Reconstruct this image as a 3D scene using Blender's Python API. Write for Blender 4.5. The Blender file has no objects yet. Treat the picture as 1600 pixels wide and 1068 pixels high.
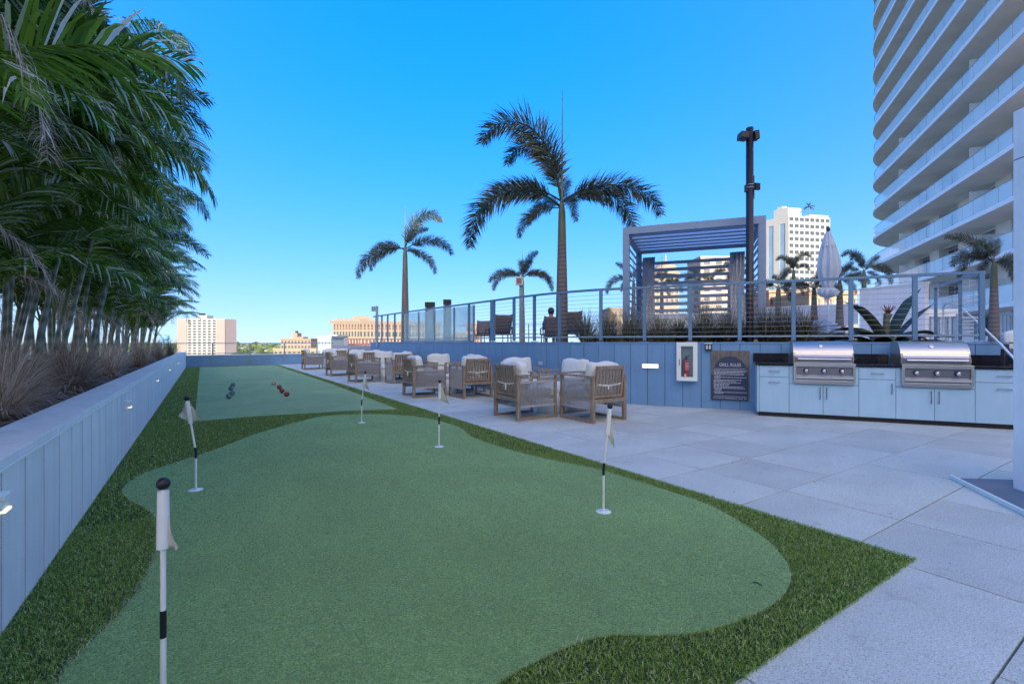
import bpy, bmesh, math, random
import numpy as np
from mathutils import Vector, Matrix, Euler
R = math.radians
random.seed(7); np.random.seed(7)
scene = bpy.context.scene
COL = scene.collection

# ---------------------------------------------------------------- camera, light
CAMH = 1.25; FPX = 736.0; V0 = 534.0
YAW = R(33.22); CC, SS = math.cos(YAW), math.sin(YAW)
cam = bpy.data.cameras.new('camera'); cam.sensor_width = 36; cam.lens = 36*FPX/1600
cam.clip_start = .05; cam.clip_end = 20000
camo = bpy.data.objects.new('camera', cam); COL.objects.link(camo)
camo.location = (0, 0, CAMH); camo.rotation_euler = (R(90), 0, -YAW)
scene.camera = camo

SUN = Vector((-.42, -.907, 0)); SUN_EL = R(15)
world = bpy.data.worlds.new('World'); scene.world = world; world.use_nodes = True
nt = world.node_tree; nt.nodes.clear()
sky = nt.nodes.new('ShaderNodeTexSky'); sky.sky_type = 'NISHITA'; sky.sun_disc = False
sky.sun_elevation = SUN_EL; sky.sun_rotation = math.atan2(SUN.x, SUN.y)
sky.air_density = .8; sky.dust_density = 7; sky.ozone_density = 4.7; sky.altitude = 30
hs = nt.nodes.new('ShaderNodeHueSaturation'); hs.inputs['Saturation'].default_value = 2.03; hs.inputs['Hue'].default_value = .531
bg = nt.nodes.new('ShaderNodeBackground'); bg.inputs['Strength'].default_value = .15
wo = nt.nodes.new('ShaderNodeOutputWorld')
tcw = nt.nodes.new('ShaderNodeTexCoord'); vaw = nt.nodes.new('ShaderNodeVectorMath'); vaw.operation = 'ADD'; vaw.inputs[1].default_value = (0, 0, .10)
vnw = nt.nodes.new('ShaderNodeVectorMath'); vnw.operation = 'NORMALIZE'; nt.links.new(tcw.outputs['Generated'], vaw.inputs[0]); nt.links.new(vaw.outputs[0], vnw.inputs[0]); nt.links.new(vnw.outputs[0], sky.inputs[0])
gm = nt.nodes.new('ShaderNodeGamma'); gm.inputs[1].default_value = .44
nt.links.new(sky.outputs[0], gm.inputs[0]); nt.links.new(gm.outputs[0], hs.inputs['Color']); tint = nt.nodes.new('ShaderNodeVectorMath'); tint.operation = 'MULTIPLY'; tint.inputs[1].default_value = (1.36, 1.05, .73)
nt.links.new(hs.outputs[0], tint.inputs[0]); nt.links.new(tint.outputs[0], bg.inputs[0]); nt.links.new(bg.outputs[0], wo.inputs[0])
sl = bpy.data.lights.new('sun', 'SUN'); sl.energy = 2.0; sl.angle = R(.5); sl.color = (.44, .42, .385)
so = bpy.data.objects.new('sun', sl); COL.objects.link(so)
sdir = Vector((SUN.x*math.cos(SUN_EL), SUN.y*math.cos(SUN_EL), math.sin(SUN_EL)))
so.rotation_euler = sdir.to_track_quat('Z', 'Y').to_euler()
scene.view_settings.view_transform = 'Standard'; scene.view_settings.look = 'None'
scene.view_settings.gamma = 1; scene.view_settings.use_curve_mapping = False
scene.view_settings.exposure = 3.25
scene.render.engine = 'CYCLES'
scene.cycles.max_bounces = 8; scene.cycles.transparent_max_bounces = 16

# ---------------------------------------------------------------- helpers
def W(xc, d): return (xc*CC+d*SS, -xc*SS+d*CC)
def D(u, d, v=None):
    x, y = W((u-800)/FPX*d, d)
    return Vector((x, y, 0 if v is None else CAMH-(v-V0)*d/FPX))
def P(u, v, z=0):
    d = (CAMH-z)*FPX/(v-V0); x, y = W((u-800)/FPX*d, d); return Vector((x, y, z))
def depth(p): return p[0]*SS+p[1]*CC
def uof(p): return 800+FPX*(p[0]*CC-p[1]*SS)/depth(p)
def zof(v, p): return CAMH-(v-V0)*depth(p)/FPX
def ray(u, a, b):
    k = (u-800)/FPX; dx, dy = W(k, 1)
    ex, ey = b[0]-a[0], b[1]-a[1]; den = dx*ey-dy*ex
    if abs(den) < 1e-9: return None
    s = (a[0]*ey-a[1]*ex)/den; t = (a[0]*dy-a[1]*dx)/den
    return s, t

class MB:
    def __init__(s): s.v = []; s.f = []; s.sm = []
    def add(s, vs, fs, sm=False):
        n = len(s.v); s.v += [tuple(q) for q in vs]; s.f += [tuple(i+n for i in f) for f in fs]; s.sm += [sm]*len(fs); return s
    def box(s, c, sz, rz=0, rx=0, ry=0, M=None):
        m = M if M is not None else Matrix.Translation(c) @ Euler((rx, ry, rz)).to_matrix().to_4x4()
        x, y, z = sz[0]/2, sz[1]/2, sz[2]/2
        vs = [m @ Vector(q) for q in ((-x,-y,-z),(x,-y,-z),(x,y,-z),(-x,y,-z),(-x,-y,z),(x,-y,z),(x,y,z),(-x,y,z))]
        return s.add(vs, [(0,3,2,1),(4,5,6,7),(0,1,5,4),(1,2,6,5),(2,3,7,6),(3,0,4,7)])
    def b2(s, x0, x1, y0, y1, z0, z1): return s.box(((x0+x1)/2, (y0+y1)/2, (z0+z1)/2), (x1-x0, y1-y0, z1-z0))
    def beam(s, p, q, w, h, up=(0,0,1)):
        p, q = Vector(p), Vector(q); d = q-p; L = d.length; d.normalize(); up = Vector(up)
        if abs(d.dot(up)) > .99: up = Vector((0,1,0))
        sd = d.cross(up).normalized(); u2 = sd.cross(d)
        m = Matrix(((d.x, sd.x, u2.x, 0), (d.y, sd.y, u2.y, 0), (d.z, sd.z, u2.z, 0), (0,0,0,1)))
        return s.box(None, (L, w, h), M=Matrix.Translation((p+q)/2) @ m)
    def tube(s, pts, r, n=6, cap=True, sm=True):
        pts = [Vector(p) for p in pts]; rs = r if isinstance(r, (list, tuple)) else [r]*len(pts)
        vs = []; fs = []; ref = None
        for i, p in enumerate(pts):
            t = (pts[min(i+1, len(pts)-1)]-pts[max(i-1, 0)]).normalized()
            if ref is None: ref = Vector((1,0,0)) if abs(t.x) < .8 else Vector((0,1,0))
            a = (ref-t*ref.dot(t)).normalized(); b = t.cross(a); ref = a
            for k in range(n):
                an = 2*math.pi*k/n; vs.append(p+(a*math.cos(an)+b*math.sin(an))*rs[i])
        for i in range(len(pts)-1):
            for k in range(n):
                k2 = (k+1) % n; fs.append((i*n+k, i*n+k2, (i+1)*n+k2, (i+1)*n+k))
        s.add(vs, fs, sm)
        if cap: s.add(vs[:n], [tuple(range(n))[::-1]]); s.add(vs[-n:], [tuple(range(n))])
        return s
    def lathe(s, prof, n=16, c=(0,0,0), sm=True, axis='z'):
        vs = []; fs = []
        for r, z in prof:
            for k in range(n):
                a = 2*math.pi*k/n
                q = (r*math.cos(a), r*math.sin(a), z) if axis == 'z' else ((r*math.cos(a), z, r*math.sin(a)))
                vs.append((c[0]+q[0], c[1]+q[1], c[2]+q[2]))
        for i in range(len(prof)-1):
            for k in range(n):
                k2 = (k+1) % n; fs.append((i*n+k, i*n+k2, (i+1)*n+k2, (i+1)*n+k))
        return s.add(vs, fs, sm)
    def prism(s, poly, z0, z1, sm=False):
        n = len(poly)
        vs = [(p[0], p[1], z0) for p in poly]+[(p[0], p[1], z1) for p in poly]
        fs = [(i, (i+1) % n, n+(i+1) % n, n+i) for i in range(n)]
        s.add(vs, fs, sm); s.add(vs[:n], [tuple(range(n))[::-1]]); s.add(vs[n:], [tuple(range(n))]); return s
    def quad(s, *q): return s.add(q, [tuple(range(len(q)))])
    def mesh(s, name, mat=None):
        m = bpy.data.meshes.new(name); m.from_pydata(s.v, [], s.f)
        m.polygons.foreach_set('use_smooth', s.sm)
        if mat: m.materials.append(mat)
        m.update(); return m
    def build(s, name, mat, parent=None, **k): return obj(name, s.mesh(name, mat), parent, **k)

def obj(name, me, parent=None, loc=None, rot=None, label=None, cat=None, group=None, kind=None, bev=0):
    o = bpy.data.objects.new(name, me); COL.objects.link(o)
    if parent: o.parent = parent
    if loc is not None: o.location = loc
    if rot is not None: o.rotation_euler = rot
    if label: o['label'] = label
    if cat: o['category'] = cat
    if group: o['group'] = group
    if kind: o['kind'] = kind
    if bev:
        b = o.modifiers.new('bevel', 'BEVEL'); b.width = bev; b.segments = 2; b.limit_method = 'ANGLE'
    return o
def thing(name, label, cat, loc=(0,0,0), rz=0, group=None): return obj(name, None, None, loc, (0,0,rz), label, cat, group)
def rnd(a, b): return random.uniform(a, b)

# ---------------------------------------------------------------- materials
def mat(name, col, rough=.6, var=.12, scale=6, bump=0., bscale=60, metal=0, rand=0, emit=None, spec=.5, coord='Object', detail=4, streak=0):
    m = bpy.data.materials.new(name); m.use_nodes = True; n = m.node_tree; b = n.nodes['Principled BSDF']
    b.inputs['Roughness'].default_value = rough; b.inputs['Metallic'].default_value = metal
    b.inputs['Specular IOR Level'].default_value = spec
    tc = n.nodes.new('ShaderNodeTexCoord')
    nz = n.nodes.new('ShaderNodeTexNoise'); nz.inputs['Scale'].default_value = scale; nz.inputs['Detail'].default_value = detail
    n.links.new(tc.outputs[coord], nz.inputs['Vector'])
    rp = n.nodes.new('ShaderNodeMapRange'); rp.inputs['From Min'].default_value = .3; rp.inputs['From Max'].default_value = .7
    rp.inputs['To Min'].default_value = 1-var; rp.inputs['To Max'].default_value = 1+var
    n.links.new(nz.outputs['Fac'], rp.inputs[0]); val = rp.outputs[0]
    if rand:
        oi = n.nodes.new('ShaderNodeObjectInfo'); r2 = n.nodes.new('ShaderNodeMapRange')
        r2.inputs['To Min'].default_value = 1-rand; r2.inputs['To Max'].default_value = 1+rand
        n.links.new(oi.outputs['Random'], r2.inputs[0])
        ml = n.nodes.new('ShaderNodeMath'); ml.operation = 'MULTIPLY'; n.links.new(val, ml.inputs[0]); n.links.new(r2.outputs[0], ml.inputs[1]); val = ml.outputs[0]
    if streak:
        gp_ = n.nodes.new('ShaderNodeNewGeometry'); mp = n.nodes.new('ShaderNodeMapping'); mp.inputs['Scale'].default_value = (7, 7, .7)
        n3 = n.nodes.new('ShaderNodeTexNoise'); n3.inputs['Scale'].default_value = 1.6; n3.inputs['Detail'].default_value = 6; n3.inputs['Roughness'].default_value = .65
        n.links.new(gp_.outputs['Position'], mp.inputs[0]); n.links.new(mp.outputs[0], n3.inputs['Vector'])
        r3 = n.nodes.new('ShaderNodeMapRange'); r3.inputs['From Min'].default_value = .35; r3.inputs['From Max'].default_value = .7; r3.inputs['To Min'].default_value = 1+streak*.4; r3.inputs['To Max'].default_value = 1-streak
        n.links.new(n3.outputs['Fac'], r3.inputs[0]); m3 = n.nodes.new('ShaderNodeMath'); m3.operation = 'MULTIPLY'; n.links.new(val, m3.inputs[0]); n.links.new(r3.outputs[0], m3.inputs[1]); val = m3.outputs[0]
    vm = n.nodes.new('ShaderNodeVectorMath'); vm.operation = 'SCALE'; vm.inputs[0].default_value = col[:3]
    n.links.new(val, vm.inputs['Scale']); n.links.new(vm.outputs[0], b.inputs['Base Color'])
    if bump:
        n2 = n.nodes.new('ShaderNodeTexNoise'); n2.inputs['Scale'].default_value = bscale; n2.inputs['Detail'].default_value = 3
        n.links.new(tc.outputs[coord], n2.inputs['Vector'])
        bp = n.nodes.new('ShaderNodeBump'); bp.inputs['Strength'].default_value = bump; bp.inputs['Distance'].default_value = .01
        n.links.new(n2.outputs['Fac'], bp.inputs['Height']); n.links.new(bp.outputs[0], b.inputs['Normal'])
    if emit:
        b.inputs['Emission Color'].default_value = (*emit[0], 1); b.inputs['Emission Strength'].default_value = emit[1]
    return m
def glass(name, tint, alpha, rough=.03):
    m = bpy.data.materials.new(name); m.use_nodes = True; n = m.node_tree; b = n.nodes['Principled BSDF']
    b.inputs['Base Color'].default_value = (*tint, 1); b.inputs['Roughness'].default_value = rough
    b.inputs['Specular IOR Level'].default_value = .8
    mx = n.nodes.new('ShaderNodeMixShader'); tr = n.nodes.new('ShaderNodeBsdfTransparent')
    tr.inputs[0].default_value = (.93, .98, .98, 1)
    mx.inputs[0].default_value = alpha; n.links.new(tr.outputs[0], mx.inputs[1]); n.links.new(b.outputs[0], mx.inputs[2])
    n.links.new(mx.outputs[0], n.nodes['Material Output'].inputs[0]); return m
def leafmat(name, c1, c2, c3=None, attr=True, trans=.25, rough=.45, rand=.25):
    m = bpy.data.materials.new(name); m.use_nodes = True; n = m.node_tree; b = n.nodes['Principled BSDF']
    b.inputs['Roughness'].default_value = rough
    at = n.nodes.new('ShaderNodeAttribute'); at.attribute_name = 'rnd'
    cr = n.nodes.new('ShaderNodeValToRGB'); e = cr.color_ramp.elements
    e[0].color = (*c1, 1); e[1].color = (*c2, 1); e[0].position = .1; e[1].position = .8
    if c3: x = e.new(.97); x.color = (*c3, 1)
    n.links.new(at.outputs['Fac'], cr.inputs[0])
    oi = n.nodes.new('ShaderNodeObjectInfo'); r2 = n.nodes.new('ShaderNodeMapRange')
    r2.inputs['To Min'].default_value = 1-rand; r2.inputs['To Max'].default_value = 1+rand
    n.links.new(oi.outputs['Random'], r2.inputs[0])
    vm = n.nodes.new('ShaderNodeVectorMath'); vm.operation = 'SCALE'
    n.links.new(cr.outputs[0], vm.inputs[0]); n.links.new(r2.outputs[0], vm.inputs['Scale']); n.links.new(vm.outputs[0], b.inputs['Base Color'])
    if trans:
        tr = n.nodes.new('ShaderNodeBsdfTranslucent'); n.links.new(vm.outputs[0], tr.inputs[0])
        mx = n.nodes.new('ShaderNodeMixShader'); mx.inputs[0].default_value = trans
        n.links.new(b.outputs[0], mx.inputs[1]); n.links.new(tr.outputs[0], mx.inputs[2]); n.links.new(mx.outputs[0], n.nodes['Material Output'].inputs[0])
    return m

M = {}
M['planter_paint'] = mat('planter_paint', (.82,.88,.88), .7, .05, 3, .5, 160, rand=.04, streak=.08)
M['wall_paint'] = mat('wall_paint', (.15,.33,.56), .6, .06, 2, .2, 150, rand=.04, streak=.07)
M['joint'] = mat('joint', (.06,.07,.09), .9)
M['steel_paint'] = mat('steel_paint', (.12,.25,.38), .45, .05, 4)
M['steel_grey'] = mat('steel_grey', (.24,.36,.43), .45, .05, 4)
M['cable'] = mat('cable', (.3,.33,.36), .35, .1, 20, metal=.6)
M['black'] = mat('black', (.012,.013,.018), .45, .1, 8)
M['dark_metal'] = mat('dark_metal', (.010,.012,.018), .4, .1, 8)
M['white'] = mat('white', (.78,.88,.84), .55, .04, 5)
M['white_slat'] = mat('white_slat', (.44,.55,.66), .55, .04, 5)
M['fabric'] = mat('fabric', (.72,.80,.76), .95, .06, 9, .4, 350)
M['wood'] = None
M['rope'] = mat('rope', (.40,.42,.43), .9, .15, 40, .4, 200)
M['cabinet'] = mat('cabinet', (.40,.64,.80), .45, .04, 2, rand=.02, streak=.05)
M['granite'] = mat('granite', (.012,.014,.02), .18, .6, 90)
M['inox'] = None
M['chrome'] = mat('chrome', (.75,.76,.78), .12, .03, 10, metal=1)
M['pole_white'] = mat('pole_white', (.78,.86,.84), .5, .05, 10)
M['red'] = mat('red', (.55,.02,.02), .35, .1, 6)
M['sign_navy'] = mat('sign_navy', (.025,.05,.10), .5, .08, 5)
M['print'] = mat('print', (.6,.64,.7), .6, .05, 5)
M['lamp_warm'] = mat('lamp_warm', (.9,.8,.6), .5, emit=((1,.75,.45), .14))
M['trunk'] = None
M['soil'] = mat('soil', (.07,.045,.03), 1, .6, 25, 1, 60)
M['straw'] = leafmat('straw', (.34,.25,.17), (.80,.65,.50), (.92,.86,.76), trans=.15, rough=.7)
M['areca'] = leafmat('areca', (.06,.15,.018), (.27,.43,.045), (.88,.88,.84), trans=.38, rough=.25, rand=.5)  # near-white third tone paints glints on scattered leaflets
M['areca_stem'] = mat('areca_stem', (.16,.20,.10), .5, .25, 8)
M['dead'] = leafmat('dead', (.35,.28,.22), (.7,.62,.56), trans=.1, rough=.6)
M['foxtail'] = leafmat('foxtail', (.022,.036,.022), (.055,.082,.048), (.16,.19,.14), trans=.15, rough=.4)
M['ornamental'] = leafmat('ornamental', (.05,.06,.03), (.20,.21,.12), (.6,.55,.42), trans=.1, rough=.5)
M['turf'] = leafmat('turf', (.09,.21,.016), (.31,.52,.065), (.64,.72,.40), trans=.15, rough=.5, rand=0)  # palest tone: yellowed blades, with glints painted into the colour
M['putt'] = None
def ringed(name, c1, c2, scale, rough, axis='Z', dist=.6, bump=.3):
    m = mat(name, c1, rough, .15, 5); n = m.node_tree; b = n.nodes['Principled BSDF']
    tc = n.nodes['Texture Coordinate'] if 'Texture Coordinate' in n.nodes else n.nodes.new('ShaderNodeTexCoord')
    w = n.nodes.new('ShaderNodeTexWave'); w.bands_direction = axis; w.inputs['Scale'].default_value = scale; w.inputs['Distortion'].default_value = dist*4; w.inputs['Detail'].default_value = 3
    n.links.new(tc.outputs['Object'], w.inputs['Vector'])
    mx = n.nodes.new('ShaderNodeMix'); mx.data_type = 'RGBA'; mx.inputs['A'].default_value = (*c1, 1); mx.inputs['B'].default_value = (*c2, 1)
    n.links.new(w.outputs['Fac'], mx.inputs['Factor']); n.links.new(mx.outputs['Result'], b.inputs['Base Color'])
    bp = n.nodes.new('ShaderNodeBump'); bp.inputs['Strength'].default_value = bump; bp.inputs['Distance'].default_value = .01
    n.links.new(w.outputs['Fac'], bp.inputs['Height']); n.links.new(bp.outputs[0], b.inputs['Normal']); return m
M['trunk'] = ringed('trunk', (.11,.105,.10), (.185,.17,.16), 3.2, .8)
M['shaft'] = mat('shaft', (.12,.14,.08), .5, .15, 4)
M['cane'] = ringed('cane', (.15,.20,.15), (.32,.38,.34), 1.7, .5, dist=1.2, bump=.12)
def grain(name, c1, c2, sc, stretch, rough, metal=0, bump=.15):
    m = bpy.data.materials.new(name); m.use_nodes = True; n = m.node_tree; b = n.nodes['Principled BSDF']
    b.inputs['Roughness'].default_value = rough; b.inputs['Metallic'].default_value = metal
    tc = n.nodes.new('ShaderNodeTexCoord'); mp = n.nodes.new('ShaderNodeMapping'); mp.inputs['Scale'].default_value = stretch
    nz = n.nodes.new('ShaderNodeTexNoise'); nz.inputs['Scale'].default_value = sc; nz.inputs['Detail'].default_value = 5
    n.links.new(tc.outputs['Object'], mp.inputs[0]); n.links.new(mp.outputs[0], nz.inputs['Vector'])
    cr = n.nodes.new('ShaderNodeValToRGB'); e = cr.color_ramp.elements; e[0].position = .3; e[1].position = .7; e[0].color = (*c1, 1); e[1].color = (*c2, 1)
    n.links.new(nz.outputs['Fac'], cr.inputs[0]); n.links.new(cr.outputs[0], b.inputs['Base Color'])
    bp = n.nodes.new('ShaderNodeBump'); bp.inputs['Strength'].default_value = bump; bp.inputs['Distance'].default_value = .003
    n.links.new(nz.outputs['Fac'], bp.inputs['Height']); n.links.new(bp.outputs[0], b.inputs['Normal']); return m
M['wood'] = grain('wood', (.19,.15,.105), (.40,.325,.24), 5, (6, 6, 1.2), .6)
M['sign_wood'] = grain('sign_wood', (.08,.08,.075), (.20,.185,.16), 6, (7, 1, 1), .6)
M['inox'] = grain('inox', (.50,.52,.50), (.57,.59,.57), 6, (.6, 40, 40), .36, 1, .02)
M['inox_panel'] = grain('inox_panel', (.20,.22,.24), (.24,.26,.28), 6, (.6, 40, 40), .45, 1, .02)

def paver_mat():
    m = mat('paver', (.55,.60,.53), .8, .09, 1.3, rand=.075, coord='Object'); n = m.node_tree; b = n.nodes['Principled BSDF']
    geo = n.nodes.new('ShaderNodeNewGeometry')
    vm = [x for x in n.nodes if x.type == 'VECT_MATH'][0]
    def sp(scale, lo, hi, a, bb):
        nz = n.nodes.new('ShaderNodeTexNoise'); nz.inputs['Scale'].default_value = scale; nz.inputs['Detail'].default_value = 2; nz.inputs['Roughness'].default_value = .7
        n.links.new(geo.outputs['Position'], nz.inputs['Vector'])
        r = n.nodes.new('ShaderNodeMapRange'); r.inputs['From Min'].default_value = lo; r.inputs['From Max'].default_value = hi; r.inputs['To Min'].default_value = a; r.inputs['To Max'].default_value = bb
        n.links.new(nz.outputs['Fac'], r.inputs[0]); return r.outputs[0]
    def mul(a, c):
        x = n.nodes.new('ShaderNodeMath'); x.operation = 'MULTIPLY'; n.links.new(a, x.inputs[0]); n.links.new(c, x.inputs[1]); return x.outputs[0]
    cur = vm.inputs['Scale'].links[0].from_socket
    v = mul(cur, sp(150, .34, .5, .5, 1.05)); v = mul(v, sp(60, .3, .7, .9, 1.1)); v = mul(v, sp(.8, .3, .7, .93, 1.06))
    # dry speckle and old blots
    v = mul(v, sp(5, .60, .72, 1.0, .86))
    n.links.new(v, vm.inputs['Scale'])
    bp = n.nodes.new('ShaderNodeBump'); bp.inputs['Strength'].default_value = .3; bp.inputs['Distance'].default_value = .003
    n.links.new(sp(170, .3, .7, 0, 1), bp.inputs['Height']); n.links.new(bp.outputs[0], b.inputs['Normal'])
    return m
M['paver'] = paver_mat()
def putt_mat(name, col, lightfar=True):
    m = bpy.data.materials.new(name); m.use_nodes = True; n = m.node_tree; b = n.nodes['Principled BSDF']
    b.inputs['Roughness'].default_value = .9; b.inputs['Specular IOR Level'].default_value = .2
    b.inputs['Sheen Weight'].default_value = .35; b.inputs['Sheen Roughness'].default_value = .5; b.inputs['Sheen Tint'].default_value = (.6,.9,.7,1)
    geo = n.nodes.new('ShaderNodeNewGeometry')
    def sp(scale, lo, hi, a, bb, st=None):
        nz = n.nodes.new('ShaderNodeTexNoise'); nz.inputs['Scale'].default_value = scale; nz.inputs['Detail'].default_value = 3; nz.inputs['Roughness'].default_value = .65
        if st:
            mp = n.nodes.new('ShaderNodeMapping'); mp.inputs['Scale'].default_value = st; n.links.new(geo.outputs['Position'], mp.inputs[0]); n.links.new(mp.outputs[0], nz.inputs['Vector'])
        else: n.links.new(geo.outputs['Position'], nz.inputs['Vector'])
        r = n.nodes.new('ShaderNodeMapRange'); r.inputs['From Min'].default_value = lo; r.inputs['From Max'].default_value = hi; r.inputs['To Min'].default_value = a; r.inputs['To Max'].default_value = bb
        n.links.new(nz.outputs['Fac'], r.inputs[0]); return r.outputs[0]
    def mul(a, c):
        x = n.nodes.new('ShaderNodeMath'); x.operation = 'MULTIPLY'; n.links.new(a, x.inputs[0]); n.links.new(c, x.inputs[1]); return x.outputs[0]
    v = mul(sp(110, .3, .7, .45, 1.5), sp(.7, .35, .65, .86, 1.1)); v = mul(v, sp(3, .35, .65, .92, 1.06, (1, .3, 1))); v = mul(v, sp(40, .3, .7, .85, 1.15, (1, 2.5, 1)))
    vm = n.nodes.new('ShaderNodeVectorMath'); vm.operation = 'SCALE'; vm.inputs[0].default_value = col; n.links.new(v, vm.inputs['Scale'])
    n.links.new(vm.outputs[0], b.inputs['Base Color'])
    bp = n.nodes.new('ShaderNodeBump'); bp.inputs['Strength'].default_value = .9; bp.inputs['Distance'].default_value = .006
    n.links.new(sp(120, .3, .7, 0, 1), bp.inputs['Height']); n.links.new(bp.outputs[0], b.inputs['Normal'])
    return m
M['putt'] = putt_mat('putt', (.24,.425,.135))
M['bocce_turf'] = putt_mat('bocce_turf', (.27,.42,.175))

# ---------------------------------------------------------------- ground, terrace
GZ = -24
land = MB(); land.box((0, 0, GZ-.5), (16000, 16000, 1))
land.build('ground', mat('ground_city', (.16,.19,.12), .9, .5, .01, coord='Object'), kind='structure')
pod = MB(); pod.b2(-5.2, 75, -60, 29.6, GZ, -.12)
pod.build('podium_block', mat('podium_stucco', (.5,.5,.5), .8), kind='structure')
base = MB(); base.b2(3.385, 14, -6, 29.4, -.12, -.045)
terr = base.build('terrace_floor', M['joint'], kind='structure')
# pavers
T = .79; gapm = {}
rows = []
y = 1.27-T*6
KX = (7.87, 4.41)
npav = 0; rest = MB()
j = 0
def paver_obj(x0, x1, y0, y1):
    key = (round(x1-x0, 3), round(y1-y0, 3))
    if key not in gapm:
        b = MB(); b.b2(-key[0]/2, key[0]/2, -key[1]/2, key[1]/2, -.04, 0); gapm[key] = b.mesh('paver', M['paver'])
    obj('paver', gapm[key], terr, ((x0+x1)/2, (y0+y1)/2, rnd(-.0012, .0012)), (rnd(-.001, .001), rnd(-.001, .001), 0))
while y < 29.2:
    y0, y1 = y, y+T; x = 2.49-.8*12; 
    off = 0 if j % 2 == 0 else .8
    x = x+off
    while x < 13.5:
        x0, x1 = x, x+1.6; g = .005 if y0 < 5 else .0075
        split = (random.random() < .35)
        for a, b in (((x0, x0+.8), (x0+.8, x1)) if split else ((x0, x1),)):
            if (b <= 3.41 and y0 >= 1.0) or b <= -2: continue
            if y0 > 13 or x0 > 10.5: rest.b2(a+g*1.5, b-g*1.5, y0+g*1.5, y1-g*1.5, -.04, 0)
            else: paver_obj(a+g, b-g, y0+g, y1-g); npav += 1
        x += 1.6
    y += T; j += 1
rest.build('distant_pavers', M['paver'], terr, kind='stuff')
print('pavers', npav)
sub = MB(); sub.b2(-2.1, 3.385, -6, .998, -.12, -.046); sub.build('paving_bed', M['joint'], kind='structure')

# turf
FR_Z = 0.0
tb = MB(); tb.b2(-.75, 3.405, 1.0, 28.6, -.12, .006)
tb.build('turf_base', mat('turf_base', (.018,.035,.012), 1, .3, 30), kind='structure')
GP = [(92,1057),(140,1009),(200,948),(228,904),(246,864),(248,820),(236,800),(200,782),(188,770),(196,758),(224,740),(280,722),(341,702),(397,679),(465,660),(505,650),(565,647.5),(615,648),(665,653),(700,662),(722,670),(735,684),(800,705),(855,719),(920,730),(975,746),(1050,770),(1110,790),(1165,822),(1205,850),(1234,885),(1237,915),(1215,945),(1150,975),(1085,994),(1000,996),(950,993),(890,1010),(830,1040),(780,1068)]
gpts = [P(u, v) for u, v in GP]
gpts = [(p.x, p.y) for p in gpts]+[(.8, 1.44), (.5, 1.4), (.15, 1.45), (-.2, 1.62), (-.42, 1.95)]
def smooth_poly(pts, it=2):
    for _ in range(it):
        q = []
        for i in range(len(pts)):
            a, b = pts[i], pts[(i+1) % len(pts)]
            q += [(a[0]*.75+b[0]*.25, a[1]*.75+b[1]*.25), (a[0]*.25+b[0]*.75, a[1]*.25+b[1]*.75)]
        pts = q
    return pts
gpoly = smooth_poly(gpts, 2)
bpoly = [(-.12, 8.86), (.64, 8.92), (1.86, 8.76), (2.5, 8.6), (3.0, 8.42), (3.16, 14), (3.2, 27.9), (-.15, 27.6)]
MB().prism(gpoly, -.02, .012).build('putting_green', M['putt'], kind='structure')
MB().prism(bpoly, -.02, .011).build('bocce_court', M['bocce_turf'], kind='structure')
def inpoly(px, py, poly):
    ins = np.zeros(len(px), bool); n = len(poly)
    for i in range(n):
        x1, y1 = poly[i]; x2, y2 = poly[(i+1) % n]
        if y1 == y2: continue
        c = ((y1 > py) != (y2 > py)) & (px < (x2-x1)*(py-y1)/(y2-y1)+x1); ins ^= c
    return ins
def blades(name, pts, h, w, lean, mat_, kind='stuff', label=None, cat=None, parent=None, hv=.35, z=.004):
    n = len(pts); a = np.random.rand(n)*2*np.pi; b = np.random.rand(n)*2*np.pi
    hh = h*(1-hv+2*hv*np.random.rand(n)); ww = w if np.isscalar(w) else w
    sx, sy = np.cos(a)*ww/2, np.sin(a)*ww/2; ln = lean*(.3+np.random.rand(n))*hh
    lx, ly = np.cos(b)*ln, np.sin(b)*ln
    V = np.zeros((n, 5, 3)); X, Y = pts[:,0], pts[:,1]
    V[:,0] = np.stack([X-sx, Y-sy, np.full(n, z)], 1); V[:,1] = np.stack([X+sx, Y+sy, np.full(n, z)], 1)
    V[:,2] = np.stack([X+sx*.8+lx*.35, Y+sy*.8+ly*.35, z+hh*.6], 1); V[:,3] = np.stack([X-sx*.8+lx*.35, Y-sy*.8+ly*.35, z+hh*.6], 1)
    V[:,4] = np.stack([X+lx, Y+ly, z+hh*np.clip(1-lean*.2, .3, 1)], 1)
    me = bpy.data.meshes.new(name); me.vertices.add(n*5); me.vertices.foreach_set('co', V.reshape(-1))
    idx = np.arange(n)[:,None]*5
    L = np.concatenate([idx+np.array([[0,1,2,3]]), idx+np.array([[3,2,4]])], 1).reshape(-1)
    me.loops.add(n*7); me.loops.foreach_set('vertex_index', L.astype(np.int32)); me.polygons.add(n*2)
    st = np.stack([np.arange(n)*7, np.arange(n)*7+4], 1).reshape(-1); me.polygons.foreach_set('loop_start', st.astype(np.int32))
    me.update(calc_edges=True); at = me.attributes.new('rnd', 'FLOAT', 'POINT'); at.data.foreach_set('value', np.repeat(np.random.rand(n), 5).astype(np.float32))
    me.materials.append(mat_)
    return obj(name, me, parent, kind=kind, label=label, cat=cat)
def scatter(x0, x1, y0, y1, dens, keep):
    n = int((x1-x0)*(y1-y0)*dens); px = np.random.uniform(x0, x1, n); py = np.random.uniform(y0, y1, n); k = keep(px, py); return np.stack([px[k], py[k]], 1)
fr = lambda px, py: ~inpoly(px, py, gpoly) & ~inpoly(px, py, bpoly)
near = scatter(-.72, 3.425, .985, 4.2, 34000, fr); mid = scatter(-.72, 3.42, 4.2, 9.3, 10000, fr); far = scatter(-.72, 3.42, 9.3, 28.4, 2600, fr)
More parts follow.
